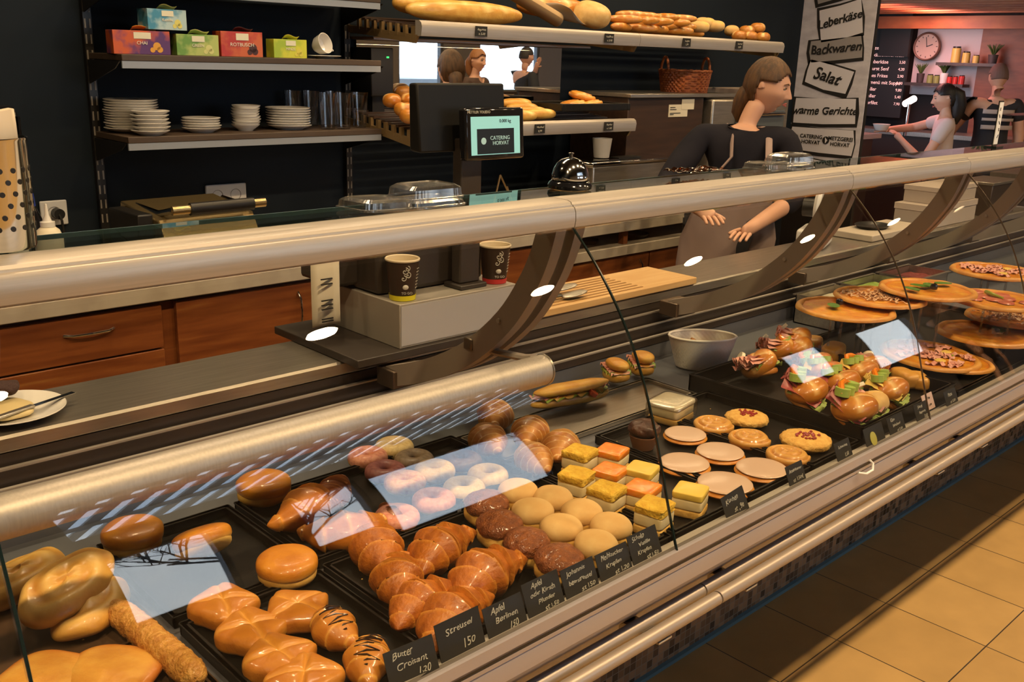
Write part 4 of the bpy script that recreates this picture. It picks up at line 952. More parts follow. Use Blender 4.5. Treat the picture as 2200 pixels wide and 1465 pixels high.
# receipt
t = thing('receipt_strip', 'curled printed paper receipt hanging beside the scale', 'receipt', (0, 0, 0))
RC = smooth_prof([(0, 1.20), (-.018, 1.15), (-.030, 1.10), (-.026, 1.03), (-.010, .985), (.012, .972), (.030, .985), (.032, .998)], 40)
def rc(u, v):
    i = min(int(u*40), 40); q, z = RC[i]; return (1.178+.058*v+.4*q, 1.905+q*.6-.03*v, z+.01*v, 0)
put('paper', G().grid(rc, 40, 4), cream_p, t, solid=.0004)
g = G()
for z0 in (1.145, 1.095, 1.085, 1.04, 1.032, 1.024, .998, .992):
    i = min(range(41), key=lambda k: abs(RC[k][1]-z0) if k < 30 else 9); q, z = RC[i]; g.box(1.190+.4*q, 1.220+.4*q, 1.893+q*.6-.014, 1.895+q*.6-.012, z+.003, z+.0055)
put('printed_lines', g, bi, t)
def cup(x, y, z, band, label):
    t = thing('paper_cup', label, 'cup', (x, y, z), RAD(20), 'paper coffee cups beside the scale')
    put('cup_wall', G().lathe([(0, .001), (.0285, .001), (.0295, .004), (.0385, .094), (.037, .094), (.028, .005), (0, .005)], 40), mat('dark_brown_cup_print', (.035, .020, .014), .45), t)
    put('cup_inside', G().lathe([(.0368, .0935), (.0278, .008), (0, .008)], 40), mat('cup_cream_inside', (.66, .56, .40), .5), t)
    put('rolled_rim', G().lathe([(.0385, .092), (.0405, .093), (.0408, .096), (.039, .098), (.037, .096), (.0368, .093)], 40), mat('cup_cream_inside', (.66, .56, .40), .5), t)
    put('base_band', G().lathe([(.0286, .0005), (.0302, .001), (.0316, .013), (.0310, .013)], 40), band, t)
    # printed ornament: scroll, bean and column of dots
    g = G(); A0 = -2.35
    def on(a, z, r=.0006): rr = .0295+.009*(z-.004)/.09+r; return (rr*cos(A0+a), rr*sin(A0+a), z)
    for (a0, z0, s) in ((-.05, .072, .010), (.15, .062, .008), (-.15, .055, .008), (.1, .078, .007)):
        g.tube([on(a0+s*28*(k/14)*cos(k*.55), z0+s*(k/14)*sin(k*.55)) for k in range(15)], .0011, 5)
    put('scroll_ornament', g, ink, t)
    g = G(); g.add(*(lambda b: (b.v, b.f))(blob(.007, .003, .006, 1, 1)));
    put('bean_ornament', g, ink, t, loc=on(0, .028), rot=(0, 0, A0+pi/2))
    g = G(); [g.cyl(on(.95, .030+.0075*k, -.0005), on(.95, .030+.0075*k, .0008), .0016, 8) for k in range(7)]; [g.box(*(lambda p: (p[0]-.006, p[0]+.001, p[1]-.001, p[1]+.001, p[2]-.0006, p[2]+.0006))(on(1.22, .030+.0075*k, .0004))) for k in range(7)]
    put('tick_list', g, ink, t)
    o = write('TO GO', ink, t, on(.1, .020, .0015), (RAD(90), 0, A0+pi/2), .008)
cup(1.330, 1.757, 1.052+.0002, mat('yellow_band', (.70, .62, .02), .5), 'brown paper coffee cup with yellow foot on the cash drawer, nearer one')
cup(1.622, 1.760, 1.0522, mat('red_band', (.50, .03, .03), .5), 'brown paper coffee cup with red foot behind the support arm')
# board and tongs
t = thing('carving_board', 'pale wooden grooved board lying on the work surface', 'board', (2.05, 1.865, ZW))
put('board_body', B(-.34, .45, -.10, .10, 0, .022), board_m, t, bevel=.003)
g = G(); [g.box(-.32, .20, -.085+k*.022, -.078+k*.022, .0222, .0235) for k in range(8)]
put('groove_lines', g, mat('groove_brown', (.30, .16, .05), .6), t)
t = thing('serving_tongs', 'serving tongs with black handles and steel scoops on the board', 'tongs', (1.93, 1.83, ZW+.024), RAD(-5))
for s in (-1, 1):
    put('handle', G().tube([(-.13, .004*s, .008), (-.06, .012*s, .010+.008*(s > 0)), (0, .016*s, .012+.010*(s > 0))], .007, 8, .6), black, t)
    put('scoop', blob(.045, .020, .005, .8, .9, lambda x, y, z, th, ph: (x+.045, y+.022*s, z+.007+.010*(s > 0)+.1*x, 0), amp=0), steel, t)
# left end plate with spatula
t = thing('dip_plate', 'white plate with creamy spread at the left end of the work surface', 'plate', (.50, 1.865, ZW))
put('plate', G().lathe([(0, .002), (.045, .002), (.05, 0), (.085, .014), (.095, .018), (.094, .020), (.055, .007), (0, .006)], 44), white_c, t)
put('spread', blob(.055, .05, .010, .8, 1, lambda x, y, z, th, ph: (x-.01, y, z+.006, 0), amp=.2, ns=30), mat('yellow_spread', (.62, .50, .26), .4), t)
t = thing('pastry_brush', 'dark round brush lying across the white plate', 'brush', (.50, 1.90, ZW+.032), RAD(25))
put('bristles', blob(.034, .022, .014, .9, 1, None, amp=.25, ns=60), mat('dark_bristles', (.05, .022, .02), .8, bump=1, bscale=300), t); put('handle', G().cyl((-.03, 0, .016), (-.17, 0, .018), .006, 10, .008), black, t)
t = thing('table_knife', 'thin steel knife resting on the plate edge', 'knife', (.53, 1.835, ZW+.022), RAD(20)); put('blade', G().box(0, .09, -.006, .006, 0, .0012), steel_bright, t); put('handle', B(-.10, 0, -.007, .007, -.001, .004), steel, t, bevel=.002)
# right end of the work surface
wh = mat('white_carton', (.50, .43, .38), .7)
for x, y, z, a, b, h, l in [(4.50, 1.885, ZW, .24, .085, .10, 'white carton box at the bottom on the far work surface'), (4.52, 1.885, ZW+.1005, .20, .08, .075, 'white carton box on top of the other carton')]:
    t = thing('carton_box', l, 'box', (x, y, z), 0, 'white cartons on the far work surface'); put('carton', B(-a, a, -b, b, 0, h), wh, t, bevel=.002); put('carton_lid', B(-a-.003, a+.003, -b-.003, b+.003, h*.72, h-.0003), mat('carton_lid_paper', (.56, .48, .43), .7), t, bevel=.001)
t = thing('chopping_board', 'white plastic chopping board on the far work surface', 'board', (3.95, 1.88, ZW)); put('board', B(-.24, .24, -.09, .09, 0, .028), mat('cream_plastic', (.55, .48, .40), .5), t, bevel=.004)
t = thing('black_tray_stack', 'flat black plastic dish on the white chopping board', 'dish', (3.90, 1.89, ZW+.0285)); put('dish', G().lathe([(0, 0), (.07, 0), (.09, .014), (.088, .015), (.068, .003), (0, .003)], 32, ay=.75), black, t)
t = thing('food_slicer', 'white food slicer with round blade guard behind the arm', 'slicer', (3.46, 1.90, ZW), RAD(20))
put('body', B(-.10, .09, -.05, .06, .001, .07), white_p, t, bevel=.01); put('blade_guard', G().lathe([(0, -.012), (.07, -.012), (.08, 0), (.07, .012), (0, .012)], 36), white_p, t, loc=(0, 0, .145), rot=(RAD(90), 0, 0)); put('motor', G().cyl((0, .012, .145), (0, .06, .145), .035, 20), black, t); put('neck', B(-.02, .02, -.01, .01, .065, .10), white_p, t)
t = thing('mustard_jar', 'yellow squeeze jar on the far carton', 'jar', (4.62, 1.88, ZW+.176)); put('jar_body', G().lathe([(0, 0), (.034, 0), (.036, .01), (.036, .10), (.028, .115), (.015, .12), (0, .121)], 24), mat('mustard_yellow', (.42, .36, .10), .4), t)
for k, (x, l) in enumerate([(5.05, 'dark display bin behind the pizzas')]):
    t = thing('storage_bin', l, 'bin', (x, 1.88, ZW)); put('bin_body', B(-.16, .16, -.085, .085, 0, .16), alu_dark, t, bevel=.004); put('bin_rim', B(-.165, .165, -.09, .09, .150, .163), steel, t, bevel=.002)
# ------------------------------------------------------------------ back counter
t = thing('back_counter', 'long cherry wood back counter with drawers and pale stone top', 'counter', (0, 2.8, 0))
def bc(name, g, m, **k):
    par = k.pop('par', t); o = put(name, g, m, par, **k)
    if par is t: o.location = Vector(o.location)-Vector((0, 2.8, 0))
    return o
CX1 = 4.28
bc('stone_top', B(-1.5, CX1, 2.808, 3.44, .852, .900), marble, bevel=.003)
bc('carcass', G().box(-1.5, 2.93, 2.85, 3.44, .08, .851).box(2.93, CX1, 3.25, 3.44, .08, .851).box(2.93, CX1, 2.85, 3.25, .08, .74).box(CX1-.03, CX1, 2.85, 3.25, .74, .851), wood)
bc('niche_shelf', B(2.93, CX1, 2.812, 3.25, .741, .785), marble, bevel=.002)
bc('niche_post', B(3.42, 3.45, 2.84, 2.87, .786, .851), wood)
bc('rail_board', B(-1.5, 2.93, 2.835, 2.85, .842, .851), wood_dark)
def handle(par, x0, x1, z0, z1, y=2.805, oy=0):
    put('handle', G().tube([(x0, 2.828, z0), (x0+(x1-x0)*.15, y+.005, z0+(z1-z0)*.15), ((x0+x1)/2, y, (z0+z1)/2), (x0+(x1-x0)*.85, y+.005, z1-(z1-z0)*.15), (x1, 2.828, z1)], .0042, 8), steel_bright, par)
for x0, x1, z0, z1, kind in [(-.25, 1.215, .700, .838, 'h'), (-.25, 1.215, .45, .694, 'h'), (-.25, 1.215, .1, .444, 'h'), (1.262, 1.76, .1, .838, 'v'), (1.768, 2.34, .1, .838, 'v'), (2.348, 2.92, .1, .838, 'v'), (2.94, 3.60, .1, .733, 'v'), (3.61, 4.25, .1, .733, 'v')]:
    d = bc('drawer' if kind == 'h' else 'door', B(x0, x1, 2.828, 2.849, z0, z1), wood, bevel=.002)
    if kind == 'h': handle(d, .92, 1.065, (z0+z1)/2+.018, (z0+z1)/2+.018)
    else: handle(d, x1-.065, x1-.065, z1-.03, z1-.17)
# things in the niche and on the counter
for x, l, m, r in [(3.10, 'dark plate stack lying in the niche', charcoal, .07), (3.30, 'small folded brown cloth bundle in the niche', brown_tray, .05), (3.62, 'dark oval dish at the right in the niche', charcoal, .08)]:
    o = put('niche_dish', G().lathe([(0, 0), (r*.8, 0), (r, .018), (r*.95, .02), (r*.7, .006), (0, .006)], 24), m, loc=(x, 2.95, .7855)); tag(o, l, 'dish')
t = thing('sandwich_press', 'brassy steel sandwich press with black handle bar on the back counter', 'press', (1.40, 3.02, .9005), RAD(3)); t.scale = (1, 1, 1.42)
gold = mat('warm_reflecting_steel', (.58, .44, .22), .25, .9)
put('press_base', B(-.17, .19, -.14, .16, .01, .075), alu_dark, t, bevel=.006)
put('upper_plate', G().prism([(-.15, .082), (-.11, .128), (.14, .150), (.16, .085)], -.15, .185), gold, t, bevel=.004)
put('handle_bar', G().cyl((-.12, -.145, .150), (.21, -.145, .150), .0105, 14), gold, t)
put('handle_grip', G().cyl((-.06, -.145, .150), (.165, -.145, .150), .0145, 14), black, t)
for x in (-.115, .195): put('handle_arm', G().tube([(x, -.145, .150), (x, -.05, .135), (x, .10, .14)], .008, 8), steel_bright, t)
put('hinge_block', B(-.20, -.15, -.08, .12, .03, .14), black, t, bevel=.004)
for a in (-.15, .17):
    for b in (-.12, .13): put('foot', G().cyl((a, b, 0), (a, b, .012), .012, 10), black, t)
t = thing('squeeze_bottle', 'white squeeze bottle with pointed nozzle', 'bottle', (.925, 2.88, .9005))
put('bottle_body', G().lathe([(0, 0), (.036, 0), (.038, .004), (.038, .165), (.030, .188), (.018, .198), (0, .199)], 28), mat('white_soft_plastic', (.70, .64, .50), .45), t)
put('screw_cap', G().lathe([(.019, .197), (.020, .198), (.020, .212), (.012, .214), (.006, .232), (.0035, .262), (0, .263)], 24), white_c, t)
t = thing('spice_jar', 'small white jar with red lid beside the squeeze bottle', 'jar', (.835, 2.86, .9005))
put('jar_body', G().lathe([(0, 0), (.026, 0), (.026, .20), (0, .20)], 24), white_c, t); put('jar_lid', G().lathe([(.0, .200), (.0275, .200), (.0275, .218), (0, .219)], 24), mat('red_plastic', (.55, .03, .03), .4), t); put('printed_mark', G().cyl((0, -.0262, .185), (0, -.0258, .185), .008, 12), black, t)
t = thing('blue_cap_bottle', 'dark bottle with blue cap behind the white squeeze bottle', 'bottle', (.925, 3.02, .9005))
put('bottle_body', G().lathe([(0, 0), (.03, 0), (.03, .20), (.014, .24), (0, .24)], 24), black_gloss, t); put('bottle_cap', G().lathe([(.016, .238), (.017, .239), (.014, .275), (0, .278)], 20), mat('blue_cap', (.02, .04, .25), .4), t)
# coffee machine at the left edge
t = thing('coffee_machine', 'glossy black coffee machine at the left edge of the back counter', 'coffee machine', (.70, 3.14, .9005))
put('machine_body', B(-.22, .20, -.20, .25, .01, .53), black_gloss, t, bevel=.02); put('front_panel', G().prism([(-.225, .10), (-.235, .30), (-.205, .50), (-.19, .50), (-.19, .10)], -.19, .13), mat('blue_reflecting_panel', (.02, .03, .05), .06, 0, coat=1), t)
put('side_chrome', G().cyl((.195, -.20, .03), (.195, -.20, .50), .006, 10), mat('dark_chrome', (.06, .06, .07), .15, 1), t)
for k in range(5): put('button', G().lathe([(0, -.003), (.010, -.003), (.011, 0), (0, .001)], 18), mat('blue_lit_button', (.02, .05, .5), .3, emis=.5), t, loc=(.168, -.204, .12+k*.038), rot=(RAD(90), 0, 0))
for a in (-.18, .16):
    for b in (-.17, .2): put('foot', G().cyl((a, b, 0), (a, b, .012), .015, 10), black, t)
t = thing('bean_container', 'brown patterned box with cream label on top of the coffee machine', 'box', (.62, 3.10, 1.4315))
put('container_body', B(-.12, .215, -.11, .16, 0, .155), mat('brown_woven_print', (.05, .032, .024), .5, c2=(.08, .055, .04), scale=60), t, bevel=.004); put('cream_label', B(-.05, .11, -.1125, -.110, .09, .135), cream_p, t)
# wall sockets
def socket(x, z, n, label):
    t = thing('wall_socket', label, 'socket', (x, 3.4485, z))
    put('socket_frame', B(-.04*n-.004, .04*n+.004, -.010, 0, -.042, .042), white_p, t, bevel=.004)
    for k in range(n):
        c = (k-(n-1)/2)*.075; put('socket_well', G().lathe([(.0215, 0), (.0225, .001), (.0205, .0012), (.019, -.003), (0, -.003)], 24), mat('socket_inner_grey', (.30, .29, .29), .5), t, loc=(c, -.0105, 0), rot=(RAD(90), 0, 0))
    return t
s1 = socket(1.765, 1.060, 2, 'white double wall socket above the sandwich press')
s2 = socket(1.13, 1.045, 1, 'white single wall socket with black plug')
t = thing('plug_cord', 'black plug with cord in the single wall socket', 'plug', (1.135, 3.437, 1.045)); put('plug', G().cyl((0, -.002, 0), (0, -.035, 0), .018, 18), black, t); put('cord', G().tube([(0, -.03, 0), (0, -.05, -.02), (.002, -.05, -.08), (.0, -.045, -.138)], .0045, 8), black, t)
# ------------------------------------------------------------------ wall shelves left
shelf_top = mat('dark_brown_shelf_board', (.055, .034, .022), .5, c2=(.075, .05, .034), scale=4, stretch=(1, 10, 10)); lip = mat('blue_grey_lip', (.30, .33, .38), .45, .3)
t = thing('wall_shelving', 'black slotted wall rails carrying three brown shelf boards', 'shelf', (1.80, 3.43, 0))
def ws(name, g, m, par=None, **k):
    o = put(name, g, m, par or t, **k)
    if not par: o.location = Vector(o.location)-Vector((1.80, 3.43, 0))
    return o
for x in (1.292, 2.318):
    u = ws('slotted_rail', B(x-.014, x+.014, 3.424, 3.446, .93, 2.6), black)
    s = put('rail_slots', (lambda g: [g.box(x-.011+q, x-.006+q, 3.4225, 3.4238, 1.0+k*.05, 1.03+k*.05) for k in range(31) for q in (0, .016)] and g)(G()), mat('light_slot', (.22, .20, .18), .5), u); s['kind'] = 'stuff'
for z in (1.315, 1.572, 1.800):
    b = ws('shelf_board', B(1.285, 2.285, 3.15, 3.42, z-.020, z), shelf_top, bevel=.002)
    put('metal_lip', B(1.286, 2.284, 3.152, 3.16, z-.043, z-.0205), lip, b)
    for x in (1.280, 2.300):
        ws('bracket', G().prism([(3.16, z-.022), (3.42, z-.022), (3.42, z-.10), (3.20, z-.045)], x, x+.004), black)
def plates(x, y, n, r, label, group, z=1.3152, dz=.0105, bowl=False):
    rr = random.Random(int(x*100)); me = None
    for k in range(n):
        if bowl: pr = [(0, 0), (r*.5, 0), (r*.55, .004), (r*.97, .020), (r, .024), (r*.96, .024), (r*.5, .006), (0, .005)]
        else: pr = [(0, .001), (r*.55, .001), (r*.60, 0), (r*.66, .004), (r*.98, .014), (r, .0165), (r*.97, .0175), (r*.62, .007), (0, .005)]
        if me is None: me = G().lathe(pr, 44).mesh('plate'); me.materials.append(white_c)
        o = bpy.data.objects.new('plate', me); COL.objects.link(o); o.location = (x+rr.uniform(-.003, .003), y+rr.uniform(-.002, .002), z+k*dz)
        pos = 'bottom' if k == 0 else 'top' if k == n-1 else 'number %d from the bottom' % (k+1)
        tag(o, '%s, the %s one' % (label, pos) if pos in ('bottom', 'top') else '%s, %s' % (label, pos), 'plate', group)
plates(1.377, 3.336, 12, .088, 'large white plate in the tall rear stack at the left', 'large plates in the tall rear stack', dz=.0085)
plates(1.385, 3.203, 6, .062, 'white saucer-plate in the left front stack', 'small plates in the left front stack', dz=.0125)
plates(1.586, 3.25, 5, .066, 'small white saucer in the low second stack', 'saucers in the low second stack', dz=.0085)
plates(1.765, 3.26, 8, .051, 'small white bowl in the narrow middle stack', 'bowls in the narrow middle stack', dz=.0095, bowl=True)
plates(1.945, 3.27, 8, .083, 'white plate in the stack beside the glasses', 'plates in the stack beside the glasses', dz=.009)
gp = [(0, .001), (.024, .001), (.026, .003), (.033, .135), (.0315, .135), (.0245, .008), (0, .007)]
gm = G().lathe(gp, 32).mesh('drinking_glass'); gm.materials.append(clear_gl)
for k, (x, y, l) in enumerate([(2.035, 3.385, 'empty drinking glass in the back row, left'), (2.11, 3.375, 'empty drinking glass in the back row, second'), (2.075, 3.205, 'empty drinking glass in the front row, nearest the plates'), (2.145, 3.205, 'empty drinking glass in the front row, beside the shelf end'), (2.245, 3.24, 'empty drinking glass alone at the right end of the shelf'), (2.19, 3.34, 'empty drinking glass at the back right corner')]):
    o = bpy.data.objects.new('drinking_glass', gm); COL.objects.link(o); o.location = (x, y, 1.3152); tag(o, l, 'glass', 'drinking glasses on the lower shelf')
# tea boxes
def tea(x, y, z, w, h, d, rz, c1, c2, c3, words, label, logo=True):
    t = thing('tea_box', label, 'box', (x, y, z), RAD(rz), 'tea boxes on the upper shelf')
    put('carton', B(-w/2, w/2, -d/2, d/2, 0, h), mat('tea_carton_'+''.join(chr(97+int(v*9)) for v in c1+c2), c1, .4, c2=c2, scale=14, contrast=(.42, .56)), t, bevel=.001)
    mm = mat('tea_print_'+''.join(chr(97+int(v*9)) for v in c3+c1), c3, .5)
    put('printed_swirl', (lambda g: [g.lathe([(0, -.0004), (r_, -.0004), (r_, .0004), (0, .0004)], 24, (a, b, 0)) for a, b, r_ in ((w*.26, h*.36, h*.17), (w*.31, h*.22, h*.13), (w*.18, h*.20, h*.11))] and g)(G()), mm, t, loc=(0, -d/2-.0008, 0), rot=(RAD(90), 0, 0))
    put('name_panel', B(-w*.14, w*.16, -d/2-.0014, -d/2-.0002, h*.66, h*.93), mat('cream_print', (.72, .70, .55), .5), t)
    for i, s in enumerate(words): write(s, ink if i else mat('bold_print', (.80, .75, .62), .5), t, (0, -d/2-.0016, h*(.48-.20*i)), (RAD(90), 0, 0), h*.20)
    put('torn_flap', G().grid(lambda u, v: (w*.22*(2*u-1)+w*.1, d*(.1-.4*v), h+.012*v+.004*sin(6*u)+.0005, 0), 8, 4), mm, t, solid=.0008)
ZT2 = 1.5722
tea(1.37, 3.215, ZT2, .180, .073, .075, -6, (.55, .10, .02), (.10, .03, .14), (.70, .35, .05), ['CHAI', ''][:1], 'orange and violet tea box at the left end of the upper shelf')
tea(1.56, 3.215, ZT2, .145, .068, .07, -4, (.14, .30, .05), (.42, .50, .14), (.60, .62, .25), ['GREEN'], 'green tea box, second from the left on the shelf')
tea(1.722, 3.215, ZT2, .150, .083, .075, -6, (.42, .03, .02), (.55, .12, .03), (.06, .02, .02), ['ROTBUSCH'], 'red tea box in the middle of the upper shelf')
tea(1.905, 3.20, ZT2, .130, .064, .06, -3, (.34, .48, .04), (.60, .62, .05), (.65, .60, .08), ['MINZE'], 'lime green tea box beside the tilted cup')
tea(1.455, 3.215, ZT2+.0785, .135, .064, .07, 3, (.06, .26, .42), (.42, .58, .62), (.68, .64, .18), ['Kamille'], 'blue tea box lying on top of the green and orange ones')
# tilted cup on a saucer
o = put('saucer', G().lathe([(0, 0), (.03, 0), (.036, .004), (.062, .011), (.060, .0125), (.03, .005), (0, .005)], 36), white_c, loc=(2.07, 3.21, ZT2)); tag(o, 'white saucer at the right end of the upper shelf', 'saucer')
t = thing('coffee_cup', 'white cup lying tilted on the saucer of the upper shelf', 'cup', (2.06, 3.215, ZT2+.050)); t.rotation_euler = (RAD(70), RAD(25), RAD(10)); 
put('cup_wall', G().lathe([(0, -.03), (.018, -.03), (.032, -.012), (.038, .022), (.036, .022), (.030, -.010), (0, -.026)], 32), white_c, t); put('cup_handle', G().tube([(.034, 0, .012), (.052, 0, .010), (.050, 0, -.010), (.030, 0, -.012)], .004, 8), white_c, t)

# ------------------------------------------------------------------ bread racks, mirror
o = tag(put('wall_mirror', B(2.372, 3.582, 3.440, 3.4485, 1.395, 1.648), mirror_m), 'frameless wall mirror between the bread racks', 'mirror')
brass = mat('brass_brown_side', (.30, .20, .09), .4, .5)
def rack(name, label, x0, x1, zf, zb, joints, tags):
    t = thing(name, label, 'rack', ((x0+x1)/2, 3.43, zf)); c = Vector(((x0+x1)/2, 3.43, zf))
    def rp(n, g, m, par=None, **k):
        o = put(n, g, m, par or t, **k)
        if not par: o.location = Vector(o.location)-c
        return o
    js = [x0]+joints+[x1]
    for a, b in zip(js, js[1:]):
        rp('front_rail', G().prism([(2.950, zf-.044), (2.945, zf-.010), (2.950, zf+.004), (2.962, zf+.012), (2.985, zf+.012), (2.985, zf-.044)], a+.001, b-.001, True), alu, angle=30)
    n = 11
    for k in range(n):
        y = 3.01+.40*k/(n-1); z = zf-.004+(zb-zf)*k/(n-1)
        rp('slat', B(x0+.01, x1-.01, y-.012, y+.012, z-.012, z-.002), alu_dark if k % 2 else wood_dark)
    for x in [x0, x1-.012]+joints:
        g = G(); g.prism([(2.97, zf-.040), (3.43, zb-.04), (3.43, zb-.068), (3.30, zb-.078), (2.99, zf-.07)], x, x+.012)
        for k in range(8):
            y = 3.0+.05*k; z = zf-.014+(zb-zf)*k/9; g.box(x-.001, x+.013, y-.008, y+.008, z-.035, z+.006)
        rp('side_bracket', g, brass)
    for i, (x, s1, s2) in enumerate(tags):
        q = rp('rail_sign', B(x-.030, x+.030, 2.9405, 2.9435, zf-.036, zf+.002), chalk)
        write(s1, ink, q, (x, 2.9400, zf-.010), (RAD(90), 0, 0), .0125, shear=.2, jitter=.2); write(s2, ink, q, (x, 2.9400, zf-.026), (RAD(90), 0, 0), .0125, shear=.2, jitter=.2)
    return t
rack('bread_rack', 'upper slanted bread rack with long aluminium front rail', 2.32, 4.79, 1.708, 1.745, [3.58], [(2.61, 'Baguette', 'st 2,20'), (3.36, 'Landbrot', 'st 3,90'), (3.92, 'Laugen', '1,20'), (4.36, 'Semmel', '0,60')])
rack('bread_rack', 'lower slanted bread rack with shorter aluminium front rail', 2.30, 3.59, 1.330, 1.385, [], [(2.62, 'Semmel', '0,60'), (2.80, 'Kornspitz', '1,10'), (2.95, 'Weckerl', '0,90'), (3.39, 'Plunder', 'st 1,60')])
o = tag(put('shelf_above_mirror', B(2.335, 3.60, 3.27, 3.4485, 1.650, 1.660), mat('bronze_shelf', (.32, .19, .10), .4, .3)), 'bronze coloured light shelf above the mirror', 'shelf')
put('lit_lower_edge', B(2.335, 3.60, 3.267, 3.2698, 1.650, 1.656), alu, o, loc=(0, 0, 0))
baguette_m = P_('baguette_crust', (.55, .28, .06), (.68, .42, .12), (.76, .56, .24), tone=(.80, .66, .36))
def loafs(items):
    for name, cat, grp, a, b, c, mm, cuts, px, py, Y, rz, l, ex in items:
        p = at(px, py, Y=Y); k = ('loaf', round(a, 3), mm.name, cuts)
        if k not in _cache: _cache[k] = oval_bread(a, b, c, mm, cuts, seed=px); _cache[k].materials.append(mm)
        o = bpy.data.objects.new(name, _cache[k]); COL.objects.link(o); tag(o, l, cat, grp); 
        up = py < 100; zs = (1.706+.0925*(Y+b-3.01) if up else 1.328+.1375*(Y+b-3.01)); o.location = (p.x, Y, min(max(p.z-c, zs), zs+(.085 if name == 'pretzel_stick' else .045))); o.rotation_euler = (RAD(ex), 0, RAD(rz))
        global _lastloaf; _lastloaf = o
loafs([('baguette', 'bread', None, .29, .052, .043, baguette_m, 6, 1000, 27, 3.06, -4, 'long golden baguette at the left of the upper rack', 0),
       ('bread_loaf', 'bread', None, .16, .055, .04, baguette_m, 4, 905, 10, 3.22, 10, 'dark ended loaf behind the long baguette', 0),
       ('bread_loaf', 'bread', None, .20, .05, .045, bread_m, 3, 1190, 4, 3.20, -10, 'bread loaf leaning at the top behind the paper bag', 0),
       ('round_loaf', 'bread', None, .085, .08, .055, P_('floured_round_crust', (.56, .34, .14), (.68, .50, .28), (.78, .66, .48), rough=.7, coat=0, tone=(.8, .7, .5)), 0, 1266, 30, 3.07, 0, 'round floured loaf standing in white paper', 20)])
# paper bags around the loaves
t = thing('paper_bag', 'open white paper bag around the round floured loaf', 'paper bag', (3.30, 3.08, 1.768), RAD(10))
put('paper', G().grid(lambda u, v: (.13*(2*u-1), -.045+.13*v+.01*sin(7*u), -.012+.05*abs(2*u-1)**2+.012*sin(9*u+3*v)+.02*v, 0), 26, 8), mat('white_wrapping_paper', (.62, .56, .46), .8), t, solid=.0008)
t = thing('paper_bag', 'brown paper bag slanting on the upper rack left of the round loaf', 'paper bag', (3.02, 3.12, 1.80), RAD(-14))
put('paper', G().grid(lambda u, v: (.16*(2*u-1), .05*cos(pi*v*2)+.0, .028+.030*sin(pi*v*2)-.10*u+.05, 0), 16, 14, wv=True), mat('brown_wrapping_paper', (.42, .28, .14), .8), t, rot=(0, RAD(6), 0), solid=.001)
# pretzel sticks, pale rolls, golden rolls on the upper rack
it = []
rr = random.Random(8)
for k in range(24):
    px = 1340+(k % 12)*12.5+rr.uniform(-5, 5); py = (58, 48, 66)[k % 3]+(k % 12)*.9-(17 if k > 11 else 0)
    it.append(('pretzel_stick', 'pretzel stick', 'brown pretzel sticks heaped on the upper rack', .082, .023, .020, retz_m, 4, px, py, 3.04+.05*(k % 3), -35+rr.uniform(-45, 45), 'brown pretzel stick in the %s layer, place %d from the left' % ('upper' if k > 11 else 'lower', k % 12+1), rr.uniform(-22, 22)))
for k, (px, py, l) in enumerate([(1515, 40, 'large pale roll topmost beside the pretzel sticks'), (1502, 58, 'large pale roll underneath, nearest the pretzel sticks'), (1535, 56, 'large pale roll underneath, nearest the golden rolls')]):
    it.append(('pale_roll', 'bread roll', 'large pale rolls', .055, .042, .030, pale_m, 1, px, py, 3.10 if k else 3.13, -30, l, 0))
for k, (px, py, l) in enumerate([(1572, 66, 'small light roll left of the golden ones'), (1588, 78, 'golden roll front left'), (1612, 82, 'golden roll front middle'), (1638, 84, 'golden roll front right'), (1605, 66, 'golden roll behind the front ones'), (1628, 58, 'darker golden roll topmost at the right end')]):
    it.append(('golden_roll', 'bread roll', 'golden rolls at the right of the upper rack', .042, .038, .028, bread_m if k else pale_m, 1, px, py, 3.04 if 0 < k < 4 else 3.10, k*30, l, 0))
for k, (px, py, l) in enumerate([(842, 212, 'slit pretzel roll at the left, standing up'), (880, 210, 'slit pretzel roll second from the left'), (912, 207, 'slit pretzel roll beside the screen'), (868, 235, 'slit pretzel roll in the middle row left'), (903, 235, 'slit pretzel roll in the middle row beside the screen'), (882, 250, 'slit pretzel roll in front left'), (910, 254, 'slit pretzel roll in front beside the screen'),
                            (868, 190, 'dark roll in the back row left'), (905, 186, 'dark roll in the back row, second'), (945, 184, 'dark roll in the back row, third'), (985, 184, 'dark roll in the back row, fourth'), (1030, 184, 'dark roll in the back row, fifth')]):
    it.append(('pretzel_roll', 'bread roll', 'pretzel rolls on the lower rack', .043, .036, .028, retz_m if k < 7 else bread_m, 1, px, py, (3.14 if k < 3 else 3.06 if k < 5 else 3.0) if k < 7 else 3.30, 40+k*20, l, 0))
for k, (px, py, l) in enumerate([(1108, 222, 'long pale bun at the back right of the screen'), (1122, 232, 'long pale bun second from the back'), (1140, 243, 'long pale bun third from the back'), (1160, 254, 'long pale bun at the front over the rail'), (1118, 256, 'long pale bun nearest the screen')]):
    it.append(('long_bun', 'bread roll', 'long pale buns on the lower rack', .085, .030, .024, baguette_m, 1, px, py, 3.22-.05*k if k < 4 else 3.04, -8, l, 0))
loafs(it)
